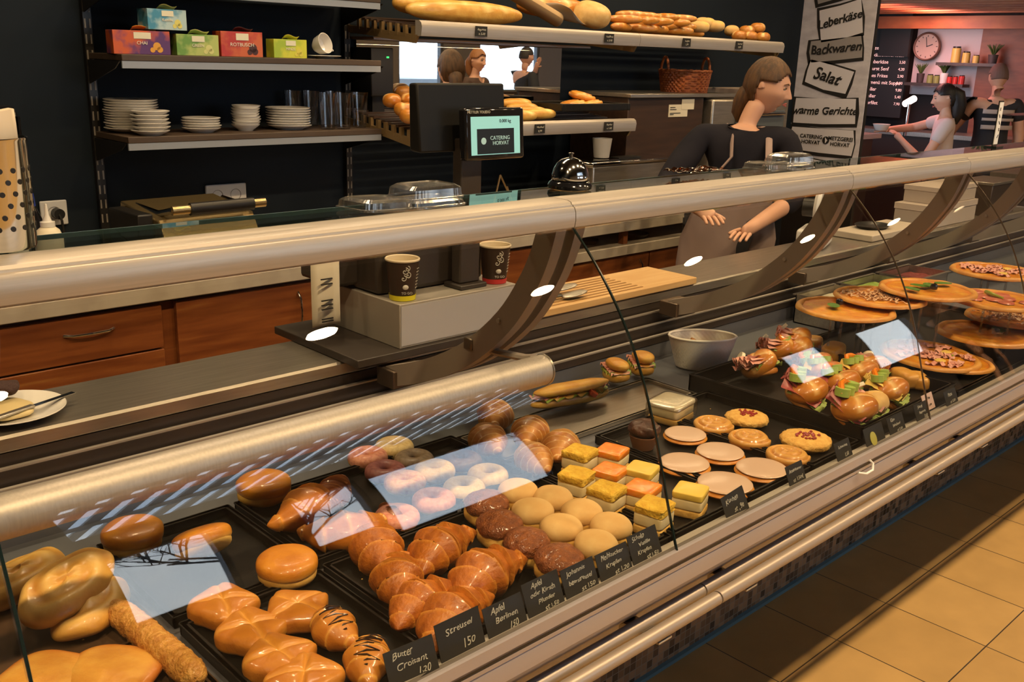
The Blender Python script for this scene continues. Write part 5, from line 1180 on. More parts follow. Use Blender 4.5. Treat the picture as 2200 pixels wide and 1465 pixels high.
# tray with danish pastries on the lower rack
t = thing('danish_tray', 'black tray with a handle rim at the right end of the lower rack', 'tray', (3.37, 3.125, 1.378), RAD(-4))
put('tray_floor', B(-.20, .20, -.125, .125, 0, .003), black_tray, t); put('tray_rim', G().box(-.215, -.198, -.135, .135, 0, .032).box(.198, .215, -.135, .135, 0, .032).box(-.198, .198, -.135, -.122, 0, .032).box(-.198, .198, .122, .135, 0, .032), black_tray, t, bevel=.003)
for k, (x, y, z, l) in enumerate([(3.32, 3.10, 1.3815, 'shiny danish at the left of the rack tray'), (3.46, 3.13, 1.3815, 'shiny danish at the right of the rack tray'), (3.39, 3.06, 1.3815, 'flat streusel danish at the front of the rack tray'), (3.39, 3.12, 1.416, 'orange glazed danish on top of the pile')]):
    make('danish', 'danish_pastry', proto('danish', k % 2, lambda v: [('d', swirl(v+5)[0][1], pock_m)]), l, 'pastry', (x, y, z), k*50, 'danish pastries in the rack tray', (rr.uniform(-12, 12), rr.uniform(-12, 12)), 1.4)
# right of the racks: storage, oven, basket
t = thing('storage_cabinet', 'dark brown cabinet with steel top carrying two paper notes', 'cabinet', (3.96, 3.24, .9005))
put('cabinet_body', B(-.30, .30, -.18, .19, 0, .53), wood_dark, t, bevel=.003); put('steel_top', B(-.31, .56, -.20, .195, .5305, .5485), steel, t, bevel=.002)
put('paper_note', B(.01, .165, -.1825, -.1805, .435, .495), cream_p, t); put('paper_note', B(.11, .215, -.1840, -.1826, .470, .522), cream_p, t)
g = G(); [g.box(.02, .02+w, -.1845, -.183, z, z+.003) for w, z in ((.04, .48), (.05, .47), (.03, .445), (.085, .452))]; put('note_print', g, bi, t)
t = thing('steel_oven', 'stainless combi oven right of the brown cabinet', 'oven', (4.60, 3.22, .9005))
put('oven_body', B(-.31, .42, -.20, .20, .0, .52), steel, t, bevel=.01); put('oven_door', B(-.10, .36, -.215, -.2005, .06, .46), mat('oven_glass', (.10, .12, .14), .1, coat=.5), t, bevel=.004)
put('control_knob', B(-.20, -.17, -.212, -.2, .32, .37), black, t); put('door_handle', G().cyl((-.08, -.225, .44), (.34, -.225, .44), .009, 10), steel_bright, t)
t = thing('oven_hood_box', 'white box lying on the steel oven', 'box', (4.80, 3.20, 1.421)); put('carton', B(-.20, .20, -.12, .12, 0, .05), mat('white_box_card', (.60, .48, .40), .6), t, bevel=.003)
t = thing('gastro_container', 'stainless lidded container on the back counter beside the bell', 'container', (3.46, 2.945, .9005)); t.scale = (1, .68, 1.30)
put('container_body', B(-.27, .30, -.15, .14, 0, .195), steel, t, bevel=.008); put('container_rim', B(-.285, .315, -.165, .155, .196, .206), steel_bright, t, bevel=.003)
put('lid_slot', B(-.03, .13, -.06, .02, .2065, .211), black, t); put('lid_cutout', B(-.24, -.06, -.10, .05, .2065, .2085), steel_bright, t)
t = thing('plastic_beaker', 'whitish plastic beaker on the lidded container', 'beaker', (3.36, 2.95, 1.175)); put('beaker_wall', G().lathe([(0, 0), (.035, 0), (.045, .085), (.043, .085), (.033, .004), (0, .004)], 28), mat('cloudy_plastic', (.42, .40, .38), .4), t)
t = thing('tilted_frame', 'thin brass picture-like stand leaning on the back counter', 'stand', (2.86, 3.05, .9005)); 
for a, b in (((-.09, 0, 0), (-.03, 0, .215)), ((-.03, 0, .215), (.05, 0, .09)), ((.03, .02, .16), (.085, 0, .0))): put('rod', G().cyl(a, b, .004, 8), brass, t)
# wicker basket
t = thing('wicker_basket', 'reddish wicker basket with two loop handles on the brown cabinet', 'basket', (4.27, 3.20, 1.4495), RAD(-30))
wk = mat('red_brown_wicker', (.30, .07, .02), .5, c2=(.48, .15, .04), scale=60, bump=.6, bscale=150)
def wick(u, v):
    th = 2*pi*u; r = .90+.13*v; w = .004*sin(26*th+pi*int(v*9)); return ((.125*r+w)*sp(cos(th), .6), (.085*r+w)*sp(sin(th), .6), .105*v, 0)
put('basket_side', G().grid(wick, 104, 36, wu=True), wk, t, solid=.004); put('basket_base', B(-.10, .10, -.065, .065, .0005, .004), wk, t)
put('braided_rim', G().tube([(.130*sp(cos(a*pi/24), .6), .090*sp(sin(a*pi/24), .6), .106+.003*(a % 2)) for a in range(49)], .007, 8, caps=False), wk, t)
for s in (-1, 1): put('loop_handle', G().tube([(s*.115-.0, .05*cos(pi*k/12), .10+.075*sin(pi*k/12)) for k in range(13)], .007, 8), wk, t)
put('white_contents', blob(.09, .06, .035, .9, .9, lambda x, y, z, th, ph: (x, y, z+.045, 0), amp=.1), pale_m, t)
t = thing('credit_terminal', 'small dark oven display unit with green light left of the mirror', 'display', (2.29, 3.30, 1.40)) if False else None
t = thing('card_machine', 'black machine with a green lamp behind the shelf end, left of the mirror', 'machine', (2.39, 3.36, 1.335)); put('machine_body', B(-.045, .065, -.06, .075, .0955, .285), black, t, bevel=.004); put('stand_foot', B(-.02, .04, -.03, .05, .03, .096), black, t); put('green_lamp', B(.030, .042, -.0615, -.060, .245, .252), mat('green_led', (.05, .8, .2), .3, emis=1.2), t)
# ------------------------------------------------------------------ people
skin_m = mat('skin', (.62, .34, .23), .5, c2=(.68, .39, .27), scale=8)
lip_m = mat('lips', (.48, .13, .11), .4); eye_m = mat('eye_white', (.65, .62, .58), .3); iris_m = mat('dark_iris', (.03, .02, .015), .2)
def skinned(name, P, E, m, parent, root, label=None, sub=2):
    names = list(P); me = bpy.data.meshes.new(name); me.from_pydata([P[n][0] for n in names], [(names.index(a), names.index(b)) for a, b in E], []); me.update()
    me.materials.append(m); o = bpy.data.objects.new(name, me); COL.objects.link(o); o.parent = parent
    md = o.modifiers.new('body', 'SKIN'); md.use_smooth_shade = True; md.branch_smoothing = .6
    sv = me.skin_vertices[0].data
    for i, n in enumerate(names):
        r = P[n][1]; sv[i].radius = r if isinstance(r, tuple) else (r, r); sv[i].use_root = n in root
    s = o.modifiers.new('round', 'SUBSURF'); s.levels = sub; s.render_levels = sub
    if label: o['label'] = label
    return o
def gs(x, c, w): return math.exp(-((x-c)/w)**2)
def head_mesh(female=True):
    def fn(u, v):
        th = 2*pi*u; ph = -pi/2+pi*v; a = th if th < pi else th-2*pi     # a = 0 in front
        x = .072*sin(a)*cos(ph); y = -.093*cos(a)*cos(ph); z = .114*sin(ph)
        f = cos(ph)
        s = max(0, min(1, (-z-.01)/.085)); s = s*s*(3-2*s)
        x *= 1-.34*s; y = y*(1-.10*s) if y < 0 else y*(1-.34*s)
        front = max(0, cos(a))
        o = 0
        o += .009*gs(a, 0, .30)*gs(z, -.096, .020)
        zn = .020 if z > .012 else 0
        prof = max(0, min(1, (.018-z)/.050))**1.2 if z > -.034 else max(0, 1-(-.034-z)/.010)
        o += .027*gs(a, 0, .135)*prof*(1 if z < .02 else 0)
        o += .010*gs(abs(a), .20, .10)*gs(z, -.034, .009)
        o += .0045*gs(z, .026, .014)*gs(a, 0, .75)-.0065*gs(abs(a), .40, .17)*gs(z, .006, .014)
        o += .0065*gs(a, 0, .26)*(gs(z, -.054, .006)+.9*gs(z, -.066, .007))-.003*gs(a, 0, .3)*gs(z, -.060, .0025)-.003*gs(a, 0, .3)*gs(z, -.080, .006)
        o += .004*gs(abs(a), .75, .3)*gs(z, -.022, .022)
        y -= o*(.5+.5*front); x += o*.35*sin(a)
        return (x, y, z, 0)
    return G().grid(fn, 96, 72, wu=True).mesh('head')
HM = head_mesh()
def hair_mesh(cut=.045, side=.95, low=-.02, k=1.07, seed=1):
    g = G(); nu, nv = 72, 40; pts = {}
    def P(i, j):
        th = 2*pi*i/nu; ph = -pi/2+pi*j/nv; a = th if th < pi else th-2*pi
        z = .114*sin(ph); s = max(0, min(1, (-z-.01)/.085)); 
        r = k+.02*N(sin(a)*3, z*60, cos(a)*3+seed)+.012*sin(24*a+seed)*max(0, cos(ph))
        x = .073*sin(a)*cos(ph)*(1-.2*s)*r; y = -.093*cos(a)*cos(ph)*r*(1-.10*s if cos(a) > 0 else 1-.31*s)
        return (x, y, z*r, a, z)
    vs = []; ok = []
    for i in range(nu):
        for j in range(nv+1):
            x, y, z, a, zz = P(i, j); vs.append((x, y, z)); lim = cut+.01*abs(a)-max(0, abs(a)-.55)*.075 if abs(a) < 1.05 else (.020 if abs(a) < 1.75 else max(low, .020-(abs(a)-1.75)*.30))
            ok.append(zz > lim)
    fs = []
    for i in range(nu):
        for j in range(nv):
            q = [i*(nv+1)+j, ((i+1) % nu)*(nv+1)+j, ((i+1) % nu)*(nv+1)+j+1, i*(nv+1)+j+1]
            if all(ok[t] for t in q): fs.append(tuple(q))
    return g.add(vs, fs)
def hand(P, E, tag_, wrist, direc, palm_n, curl=.5, s=1, side=1):
    d = Vector(direc).normalized(); n = Vector(palm_n); n = (n-d*n.dot(d)).normalized(); w = d.cross(n).normalized()*side
    p = Vector(wrist)
    P[tag_+'palm'] = (p+d*.045, (.030*s, .017*s)); P[tag_+'knu'] = (p+d*.085, (.034*s, .013*s))
    E += [(tag_+'wrist', tag_+'palm'), (tag_+'palm', tag_+'knu')]
    for k, (off, L) in enumerate(((-.030, .062), (-.010, .072), (.011, .066), (.030, .052))):
        prev = tag_+'f%da' % k; q = p+d*.078+w*off; P[prev] = (q, .0085)
        dd = d.copy(); 
        for j in range(1, 4):
            dd = (dd+n*curl*(.35+.1*k)*.6).normalized(); q = q+dd*L/3*(1.15 if j == 1 else 1); nm = tag_+'f%d%d' % (k, j); P[nm] = (q, .0085-.001*j); E.append((prev, nm)); prev = nm
    prev = tag_+'ta'; q = p+d*.030-w*.022; P[prev] = (q, .0105); dd = (d*.6-w*.8+n*.2).normalized()
    for j in range(1, 3):
        q = q+dd*.030; nm = tag_+'t%d' % j; P[nm] = (q, .0095-.001*j); E.append((prev, nm)); prev = nm; dd = (dd+d*.5+n*.2).normalized()
    return [tag_+'f%da' % k for k in range(4)]+[tag_+'ta']
def person(label, J, facing, head_rz, head_tilt, mats, hair, group=None, sleeve='short', cloth='shirt', skirt=None, ponytail=None, glabel=None, bulk=1.0, female=True):
    """J: world joints; facing: unit horizontal vector of the chest"""
    C = Vector(J['pelvis']); base = Vector((C.x, C.y, 0)); t = thing('person', label, 'person', base, 0, group)
    L = {k: Vector(v)-base for k, v in J.items()}; f = Vector((facing[0], facing[1], 0)).normalized()
    b = bulk; E = []; P = {}
    def a(n, r, pos=None): P[n] = (pos if pos is not None else L[n], r)
    a('pelvis', (.120*b, .095*b)); a('waist', (.100*b, .080*b), L['pelvis'].lerp(L['chest'], .45)); a('chest', (.112*b, .092*b)); a('upper', (.098*b, .074*b), L['chest'].lerp(L['neck'], .62))
    a('neck', .046); a('skull', .044, L['neck'].lerp(L['head'], .70))
    E += [('pelvis', 'waist'), ('waist', 'chest'), ('chest', 'upper'), ('upper', 'neck'), ('neck', 'skull')]
    root = ['pelvis']
    for s in 'lr':
        a(s+'sho', .046*b); a(s+'elb', .041*b); a(s+'mid', .038*b, L[s+'elb'].lerp(L[s+'wrist'], .35)); a(s+'wrist', .027*b)
        E += [('upper', s+'sho'), (s+'sho', s+'elb'), (s+'elb', s+'mid'), (s+'mid', s+'wrist')]
        a(s+'hip', .075*b); a(s+'knee', .058*b); a(s+'calf', .054*b, L[s+'knee'].lerp(L[s+'ank'], .35)); a(s+'ank', .037*b)
        a(s+'toe', .034, L[s+'ank']+f*.13+Vector((0, 0, -.045)))
        E += [('pelvis', s+'hip'), (s+'hip', s+'knee'), (s+'knee', s+'calf'), (s+'calf', s+'ank'), (s+'ank', s+'toe')]
        dv = L[s+'wrist']-L[s+'elb']; root += hand(P, E, s, L[s+'wrist'], dv, (0, 0, -1) if abs(dv.normalized().z) < .8 else f, .45, 1, 1 if s == 'l' else -1)
    skinned('body', P, E, mats['skin'], t, root)
    # garments
    Q = {}; F = []
    for n in ('pelvis', 'waist', 'chest', 'upper'):
        r = P[n][1]; Q[n] = (P[n][0], (r[0]+.034*b, r[1]+.030*b))
    Q['collar'] = (P['upper'][0].lerp(P['neck'][0], .55), (.075, .068)); F += [('pelvis', 'waist'), ('waist', 'chest'), ('chest', 'upper'), ('upper', 'collar')]
    for s in 'lr':
        Q[s+'sho'] = (P[s+'sho'][0], P[s+'sho'][1]+.028*b); e = L[s+'elb']; F.append(('upper', s+'sho'))
        if sleeve == 'short': Q[s+'slv'] = (L[s+'sho'].lerp(e, .55), .058*b); F.append((s+'sho', s+'slv'))
        else:
            Q[s+'elb'] = (e, .058*b); F.append((s+'sho', s+'elb')); k = .35 if sleeve == 'elbow' else .9
            Q[s+'cuff'] = (e.lerp(L[s+'wrist'], k), .046*b if sleeve == 'elbow' else .036*b); F.append((s+'elb', s+'cuff'))
    skinned(cloth, Q, F, mats['shirt'], t, ['pelvis'])
    Q = {'pelvis': (P['pelvis'][0]-Vector((0, 0, .02)), (.150*b, .118*b))}; F = []
    for s in 'lr':
        for n, r in (('hip', .098), ('knee', .070), ('calf', .066)): Q[s+n] = (P[s+n][0], r*b)
        Q[s+'hem'] = (L[s+'knee'].lerp(L[s+'ank'], .92), .055*b); F += [('pelvis', s+'hip'), (s+'hip', s+'knee'), (s+'knee', s+'calf'), (s+'calf', s+'hem')]
    skinned('trousers', Q, F, mats['trousers'], t, ['pelvis'])
    for s in 'lr':
        put('shoe', blob(.045, .13, .04, .7, .9, lambda x, y, z, th, ph: (x, y, z, 0), amp=0), black, t, loc=(L[s+'ank']+f*.055)*1+Vector((0, 0, -L[s+'ank'].z)), rot=(0, 0, math.atan2(f.y, f.x)+pi/2))
    h = bpy.data.objects.new('head', HM if HM.materials or HM.materials.append(skin_m) is None else HM); COL.objects.link(h); h.parent = t; h.location = L['head']; h.rotation_euler = (RAD(head_tilt[0]), RAD(head_tilt[1]), RAD(head_rz))
    for sx in (-1, 1):
        put('ear', blob(.008, .017, .028, 1, 1, lambda x, y, z, th, ph: (x-.004*(z > .0)*gs(y, 0, .008), y, z-.03, 0), 20, 14, amp=.05), skin_m, h, loc=(sx*.071, .010, -.002), rot=(RAD(-8), 0, RAD(-sx*22)))
        put('eye', blob(.0125, .006, .0065, 1, 1, None, 20, 12, amp=0), eye_m, h, loc=(sx*.029, -.0775, -.001)); put('iris', blob(.0055, .004, .0055, 1, 1, None, 14, 10, amp=0), iris_m, h, loc=(sx*.030, -.0810, .0005))
        put('eyelid', G().tube([(sx*.015, -.0845, .005), (sx*.028, -.0860, .0105), (sx*.043, -.0775, .006)], .0022, 6), mats['brow'], h)
        put('eyebrow', G().tube([(sx*.013, -.0925, .022), (sx*.030, -.0900, .028), (sx*.050, -.0755, .023)], [.0018, .0026, .001], 6), mats['brow'], h)
    put('upper_lip', G().tube([(-.021, -.0835, -.060), (-.008, -.0945, -.0560), (0, -.0955, -.0570), (.008, -.0945, -.0560), (.021, -.0835, -.060)], [.001, .0032, .003, .0032, .001], 8), lip_m, h)
    put('lower_lip', G().tube([(-.020, -.0835, -.0615), (0, -.0955, -.0655), (.020, -.0835, -.0615)], [.001, .0042, .001], 8), lip_m, h)
    hr = put('hair', hair, mats['hair'], h, solid=.006)
    if ponytail: put('ponytail', G().tube(*ponytail), mats['hair'], h)
    return t, f, L
def std(x, y, f, h=1.70, arms=None, zoff=0):
    fx, fy = Vector((f[0], f[1])).normalized(); lx, ly = -fy, fx      # left-hand side of the person
    k = h/1.70; J = {}
    def p(n, side, fwd, z): J[n] = (x+lx*side*k+fx*fwd*k, y+ly*side*k+fy*fwd*k, z*k+zoff)
    p('pelvis', 0, 0, .93); p('chest', 0, .01, 1.22); p('neck', 0, 0, 1.44); p('head', 0, .03, 1.585)
    for s, q in (('l', 1), ('r', -1)):
        p(s+'sho', .165*q, 0, 1.385); p(s+'elb', .23*q, .0, 1.10); p(s+'wrist', .22*q, .10, .87)
        p(s+'hip', .085*q, 0, .88); p(s+'knee', .095*q, .02, .48); p(s+'ank', .10*q, -.01, .075)
    for n, v in (arms or {}).items(): p(n, *v)
    return J
hb_m = mat('brown_blond_hair', (.050, .022, .008), .5, c2=(.12, .056, .019), scale=14, stretch=(5, 5, 1), bump=.5, bscale=120)
hk_m = mat('black_hair', (.008, .006, .006), .45, bump=.4, bscale=150); hg_m = mat('short_dark_brown_hair', (.02, .014, .010), .6, bump=.5, bscale=200); hx_m = mat('cropped_grey_hair', (.16, .09, .07), .8)
shirt_m = mat('charcoal_shirt', (.013, .013, .020), .9, c2=(.020, .019, .026), scale=6, spec=.1)
dark_tr = mat('dark_trousers', (.015, .015, .02), .85)
apron_m = mat('mauve_grey_apron', (.26, .19, .18), .85, c2=(.31, .23, .215), scale=4)
# the saleswoman
hd = at(1648, 186, Y=2.38)
def V(px, py, Y): return tuple(at(px, py, Y=Y))
JW = {'head': tuple(hd), 'neck': (hd.x-.070, hd.y+.045, hd.z-.165), 'chest': (hd.x-.11, hd.y+.06, hd.z-.38), 'pelvis': (hd.x-.13, hd.y+.09, .90),
      'lsho': (hd.x+.035, hd.y-.105, hd.z-.205), 'rsho': (hd.x-.19, hd.y+.175, hd.z-.205),
      'relb': (hd.x-.40, hd.y+.20, hd.z-.42), 'rwrist': tuple(at(1512, 455, Y=2.17)), 'lelb': (hd.x+.03, hd.y-.17, hd.z-.47), 'lwrist': tuple(at(1612, 490, Y=2.09)),
      'lhip': (hd.x-.08, hd.y+.02, .86), 'rhip': (hd.x-.18, hd.y+.16, .86), 'lknee': (hd.x-.08, hd.y+.0, .47), 'rknee': (hd.x-.19, hd.y+.15, .47), 'lank': (hd.x-.07, hd.y+.02, .075), 'rank': (hd.x-.18, hd.y+.18, .075)}
w, wfv, WL = person('woman with brown ponytail, dark shirt and mauve apron, looking right', JW, (-.62, -.78), 24, (8, -3), dict(skin=skin_m, shirt=shirt_m, trousers=dark_tr, hair=hb_m, brow=hb_m),
           hair_mesh(.050, .80, -.062, 1.085), sleeve='elbow', ponytail=([(0, .050, -.02), (0, .078, -.045), (0, .095, -.085), (-.004, .098, -.130), (-.008, .088, -.170)], [.040, .042, .036, .028, .006], 14))
side = Vector((-wfv.y, wfv.x, 0)); cc = WL['chest']
def ap(u, v):
    q = 2*u-1; z = (cc.z+.035)*(1-v)+.52*v; wd = .125+.09*min(1, v*2.2); off = .150+.015*v-.045*q*q
    p = cc.lerp(WL['pelvis'], min(1, v*1.6)); p = Vector((p.x, p.y, z))+side*(q*wd)+wfv*(off+.006*sin(9*q+4*v)); return (p.x, p.y, p.z, 0)
put('apron', G().grid(ap, 24, 24), apron_m, w, solid=.003)
put('apron_hem', G().tube([ap(k/12, 0)[:3] for k in range(13)], .005, 6), apron_m, w)
for q, s in ((.12, 'r'), (.88, 'l')):
    p0 = Vector(ap(q, 0)[:3]); n0 = WL['neck']; s0 = (WL[s+'sho']-n0).normalized()
    pm = p0.lerp(n0+s0*.07+wfv*.105+Vector((0, 0, -.07)), .6)+wfv*.035; pe = n0+s0*.082+Vector((0, 0, .012)); pb = n0+s0*.06-wfv*.075+Vector((0, 0, .0))
    put('apron_strap', G().tube([p0, pm, n0+s0*.080+wfv*.085+Vector((0, 0, -.03)), pe, pb], .015, 8, .35), apron_m, w)
put('white_collar', G().tube([WL['neck']+(side*cos(a)*.070+wfv*sin(a)*.062)+Vector((0, 0, -.018-.016*sin(a))) for a in [k*pi/8-.9 for k in range(5)]], .012, 8, .5), white_p, w)
put('white_collar', G().tube([WL['neck']+(side*cos(a)*.070+wfv*sin(a)*.062)+Vector((0, 0, -.018-.016*sin(a))) for a in [pi+.9-k*pi/8 for k in range(5)]], .012, 8, .5), white_p, w)
# the two behind the meat counter
pk_skin = mat('skin', (.6, .34, .24)); 
p1 = at(2038, 212, X=8.6); J = std(p1.x, p1.y, (-.55, .84), 1.60, {'lelb': (.20, .18, 1.02), 'lwrist': (.05, .36, 1.20), 'relb': (-.30, .22, 1.30), 'rwrist': (-.16, .46, 1.28)})
dz = p1.z-J['head'][2]; J = {k: (v[0], v[1], v[2]+(dz if v[2] > .6 else 0)) for k, v in J.items()}
white_t = mat('white_tshirt', (.62, .52, .50), .8)
person('woman in white t-shirt with long black hair holding a white cup', J, (-.55, .84), 213, (6, 0), dict(skin=skin_m, shirt=white_t, trousers=black, hair=hk_m, brow=hk_m), hair_mesh(.05, .8, -.06, 1.12, 3),
       ponytail=([(0, .05, .06), (0, .095, .02), (0, .11, -.06), (0, .10, -.14), (0, .085, -.22)], [.05, .068, .066, .055, .02], 16))
pc = Vector(J['lwrist']).lerp(Vector(J['rwrist']), .5); t = thing('white_bowl', 'white paper bowl held up by the woman in the white t-shirt', 'bowl', (pc.x-.03, pc.y+.12, pc.z+.03)); put('bowl_wall', G().lathe([(0, 0), (.05, 0), (.075, .055), (.072, .055), (.047, .004), (0, .004)], 28), white_c, t)
p2 = at(2148, 166, X=8.9); J = std(p2.x, p2.y, (.75, .66), 1.78); dz = p2.z-J['head'][2]; J = {k: (v[0], v[1], v[2]+(dz if v[2] > .6 else 0)) for k, v in J.items()}
J['lelb'] = (J['lsho'][0]+.06, J['lsho'][1]+.20, J['lsho'][2]-.27); J['lwrist'] = (J['lelb'][0]+.05, J['lelb'][1]+.06, J['lelb'][2]-.26)
wm, wf2, L2 = person('man with cropped hair in dark shirt with pale back stripes, seen from behind', J, (.75, .66), 131, (10, 0), dict(skin=skin_m, shirt=mat('black_work_shirt', (.015, .014, .018), .8), trousers=dark_tr, hair=hx_m, brow=hx_m), hair_mesh(.05, .9, -.03, 1.02, 5), bulk=1.15)
s2 = Vector((-wf2.y, wf2.x, 0))
for zz, hh in ((.10, .018), (.035, .012), (-.03, .018)):
    put('back_stripe', G().grid(lambda u, v: tuple(L2['chest']+s2*(.13*(2*u-1))-wf2*(.146-.035*(2*u-1)**2)+Vector((0, 0, zz+hh*(2*v-1))))+(0,), 12, 3), mat('pale_stripe_print', (.42, .34, .30), .7), wm, solid=.003)
# customers seen in the wall mirror
J = std(7.05, -1.15, (.2, .98), 1.66); person('customer with reddish blond hair and a dark collar, seen in the wall mirror', J, (.2, .98), 170, (0, 0), dict(skin=skin_m, shirt=mat('dark_brown_jacket', (.045, .022, .015), .8), trousers=dark_tr, hair=mat('reddish_blond_hair', (.26, .11, .04), .6, bump=.5, bscale=200), brow=hb_m), hair_mesh(.05, .8, -.05, 1.14, 7), sleeve='long',
       ponytail=([(0, .06, .03), (0, .10, -.02), (0, .11, -.10), (0, .09, -.16)], [.05, .06, .05, .02], 14))
J = std(8.35, -1.75, (1, .1), 1.72); J['rwrist'] = (J['head'][0]+.11, J['head'][1]+.06, J['head'][2]-.12); J['relb'] = (J['rsho'][0]+.20, J['rsho'][1]+.02, J['rsho'][2]-.22)
person('customer in black jacket raising a hand to the mouth, seen in the wall mirror', J, (1, .1), 95, (0, 0), dict(skin=skin_m, shirt=mat('black_jacket', (.012, .013, .016), .8), trousers=dark_tr, hair=hg_m, brow=hg_m), hair_mesh(.05, .9, -.02, 1.05, 8), sleeve='long', bulk=1.18)

# ------------------------------------------------------------------ far area
pinkwall = mat('white_rear_panel', (.62, .55, .56), .8)
XF = 9.95
o = B(XF, XF+.08, 3.98, 4.62, 1.36, 1.99); t = thing('wall_panel', 'white wall panel behind the clock and the jars', 'wall panel', (XF, 4.3, 1.36)); q = put('panel_board', o, pinkwall, t); q.location = (-XF, -4.3, -1.36)
o = B(XF-.02, XF+.08, 2.95, 3.975, .9, 2.05); t = thing('wood_wall_panel', 'orange wood panelled wall right of the white panel', 'wall panel', (XF, 3.5, .9)); q = put('panel_board', o, far_wood, t); q.location = (-XF, -3.5, -.9)
def farthing(name, label, cat, px, py, X=XF-.06, group=None):
    p = at(px, py, X=X); return thing(name, label, cat, p, 0, group), p
# chalk menu board
t = thing('menu_board', 'large black menu board with pink lit lines of lettering', 'sign', (XF-.10, 4.95, 0))
put('board_panel', B(-.02, .02, -.32, .46, 1.12, 2.35), chalk, t); put('side_panel', B(-.06, -.025, -.33, -.02, 1.72, 2.5), chalk, t)
glow = mat('lit_menu_lettering', (.85, .50, .46), .5, emis=1.1)
for i, (s) in enumerate(['Schnitzelsemmel', 'Leberkässemmel klein', 'Käseleberkäse', 'Bratwurst Senf', 'Pommes Frites', 'Tagesmenü mit Suppe', 'Grillteller', 'Salatteller', 'Hühnerfilet']):
    z = 1.80-.068*i; o = write(s, glow, t, (-.023, .165, z), (0, 0, 0), .050, align='LEFT'); o.rotation_euler = Matrix(((0, 0, -1), (-1, 0, 0), (0, 1, 0))).to_euler()
    o = write(['4,90', '3,20', '3,50', '4,20', '2,90', '8,90', '9,80', '5,40', '7,90'][i], glow, t, (-.023, -.27, z), (0, 0, 0), .038); o.rotation_euler = Matrix(((0, 0, -1), (-1, 0, 0), (0, 1, 0))).to_euler()
for i in range(6): put('food_picture', B(-.0235, -.021, .25, .40, 1.78-.10*i, 1.85-.10*i), [brown_tray, ham_m, salami_m][i % 3], t)
# clock
t, p = farthing('wall_clock', 'round pale wall clock with dark rim', 'clock', 1992, 100); 
put('clock_rim', G().lathe([(.118, 0), (.135, 0), (.138, .012), (.130, .024), (.120, .018), (.118, 0)], 40), mat('dark_bronze', (.14, .07, .05), .5), t, rot=(0, RAD(-90), 0)); put('clock_face', G().lathe([(0, .004), (.12, .004), (.12, .006), (0, .006)], 40), mat('beige_clock_face', (.50, .38, .32), .7), t, rot=(0, RAD(-90), 0))
put('hour_hand', G().box(-.010, -.008, -.004, .004, -.005, .06), black, t, rot=(RAD(70), 0, 0)); put('minute_hand', G().box(-.0115, -.0095, -.003, .003, -.005, .09), black, t, rot=(RAD(-10), 0, 0))
for k in range(12): put('hour_mark', B(-.009, -.0075, -.003, .003, .092, .108), black, t, rot=(RAD(30*k), 0, 0))
# shelves, jars and pots
for z, y0, y1, l in ((1.675, 3.72, 4.31, 'dark upper wall shelf with three tall jars'), (1.475, 4.02, 4.60, 'dark lower wall shelf with red jars and plants')):
    t = thing('wall_shelf', l, 'shelf', (XF-.10, (y0+y1)/2, z)); put('shelf_board', B(-.09, .075, -(y1-y0)/2, (y1-y0)/2, -.028, 0), wood_dark, t)
yl = mat('yellow_jar_content', (.55, .40, .10), .4); rd = mat('red_preserve', (.50, .03, .02), .3); gr = mat('green_preserve', (.25, .28, .08), .4)
for y, z, r, h, m_, l in [(4.15, 1.675, .042, .15, yl, 'tall jar with dark lid, left on the upper shelf'), (4.05, 1.675, .036, .105, yl, 'medium yellow jar in the middle of the upper shelf'), (3.955, 1.675, .030, .075, yl, 'small yellow jar at the right of the upper shelf'),
                       (4.37, 1.475, .030, .085, gr, 'pale green jar, left on the lower shelf'), (4.305, 1.475, .028, .08, gr, 'pale green jar, second on the lower shelf'), (4.175, 1.475, .024, .075, rd, 'red jar, left of the three on the lower shelf'), (4.12, 1.475, .024, .075, rd, 'red jar, middle of the three on the lower shelf'), (4.06, 1.475, .028, .085, rd, 'red jar, right of the three on the lower shelf')]:
    t = thing('preserve_jar', l, 'jar', (XF-.13, y, z+.0005), 0, 'preserve jars on the far shelves'); put('jar_body', G().lathe([(0, 0), (r, 0), (r, h*.85), (r*.8, h*.9), (0, h*.9)], 20), m_, t); put('jar_lid', G().lathe([(0, h*.89), (r*.85, h*.89), (r*.85, h), (0, h)], 20), black, t)
def pot(y, z, r, h, pm, l, n=26, lm=None):
    t = thing('potted_plant', l, 'plant', (XF-.13, y, z+.0005), 0, 'potted plants on the far shelves'); put('pot', G().lathe([(0, 0), (r*.8, 0), (r, h), (r*.9, h), (r*.75, .005), (0, .005)], 20), pm, t)
    rr = random.Random(int(y*100)); g = G()
    for _ in range(n):
        a = rr.uniform(0, 6.28); e = rr.uniform(.3, 1.0); g.tube([(0, 0, h*.8), (r*e*cos(a), r*e*sin(a), h+.05), (r*e*1.9*cos(a), r*e*1.9*sin(a), h+.07+.03*rr.random())], [.004, .005, .0015], 5)
    put('foliage', g, lm or mat('plant_green', (.06, .10, .02), .6), t)
pot(4.47, 1.475, .038, .09, mat('dark_pot', (.06, .04, .04), .6), 'small plant in a dark pot, left on the lower shelf'); pot(4.235, 1.475, .042, .10, white_c, 'small plant in a white pot in the middle of the lower shelf'); pot(3.80, 1.675, .045, .08, mat('dark_pot', (.06, .04, .04), .6), 'bushy plant at the right end of the upper shelf')
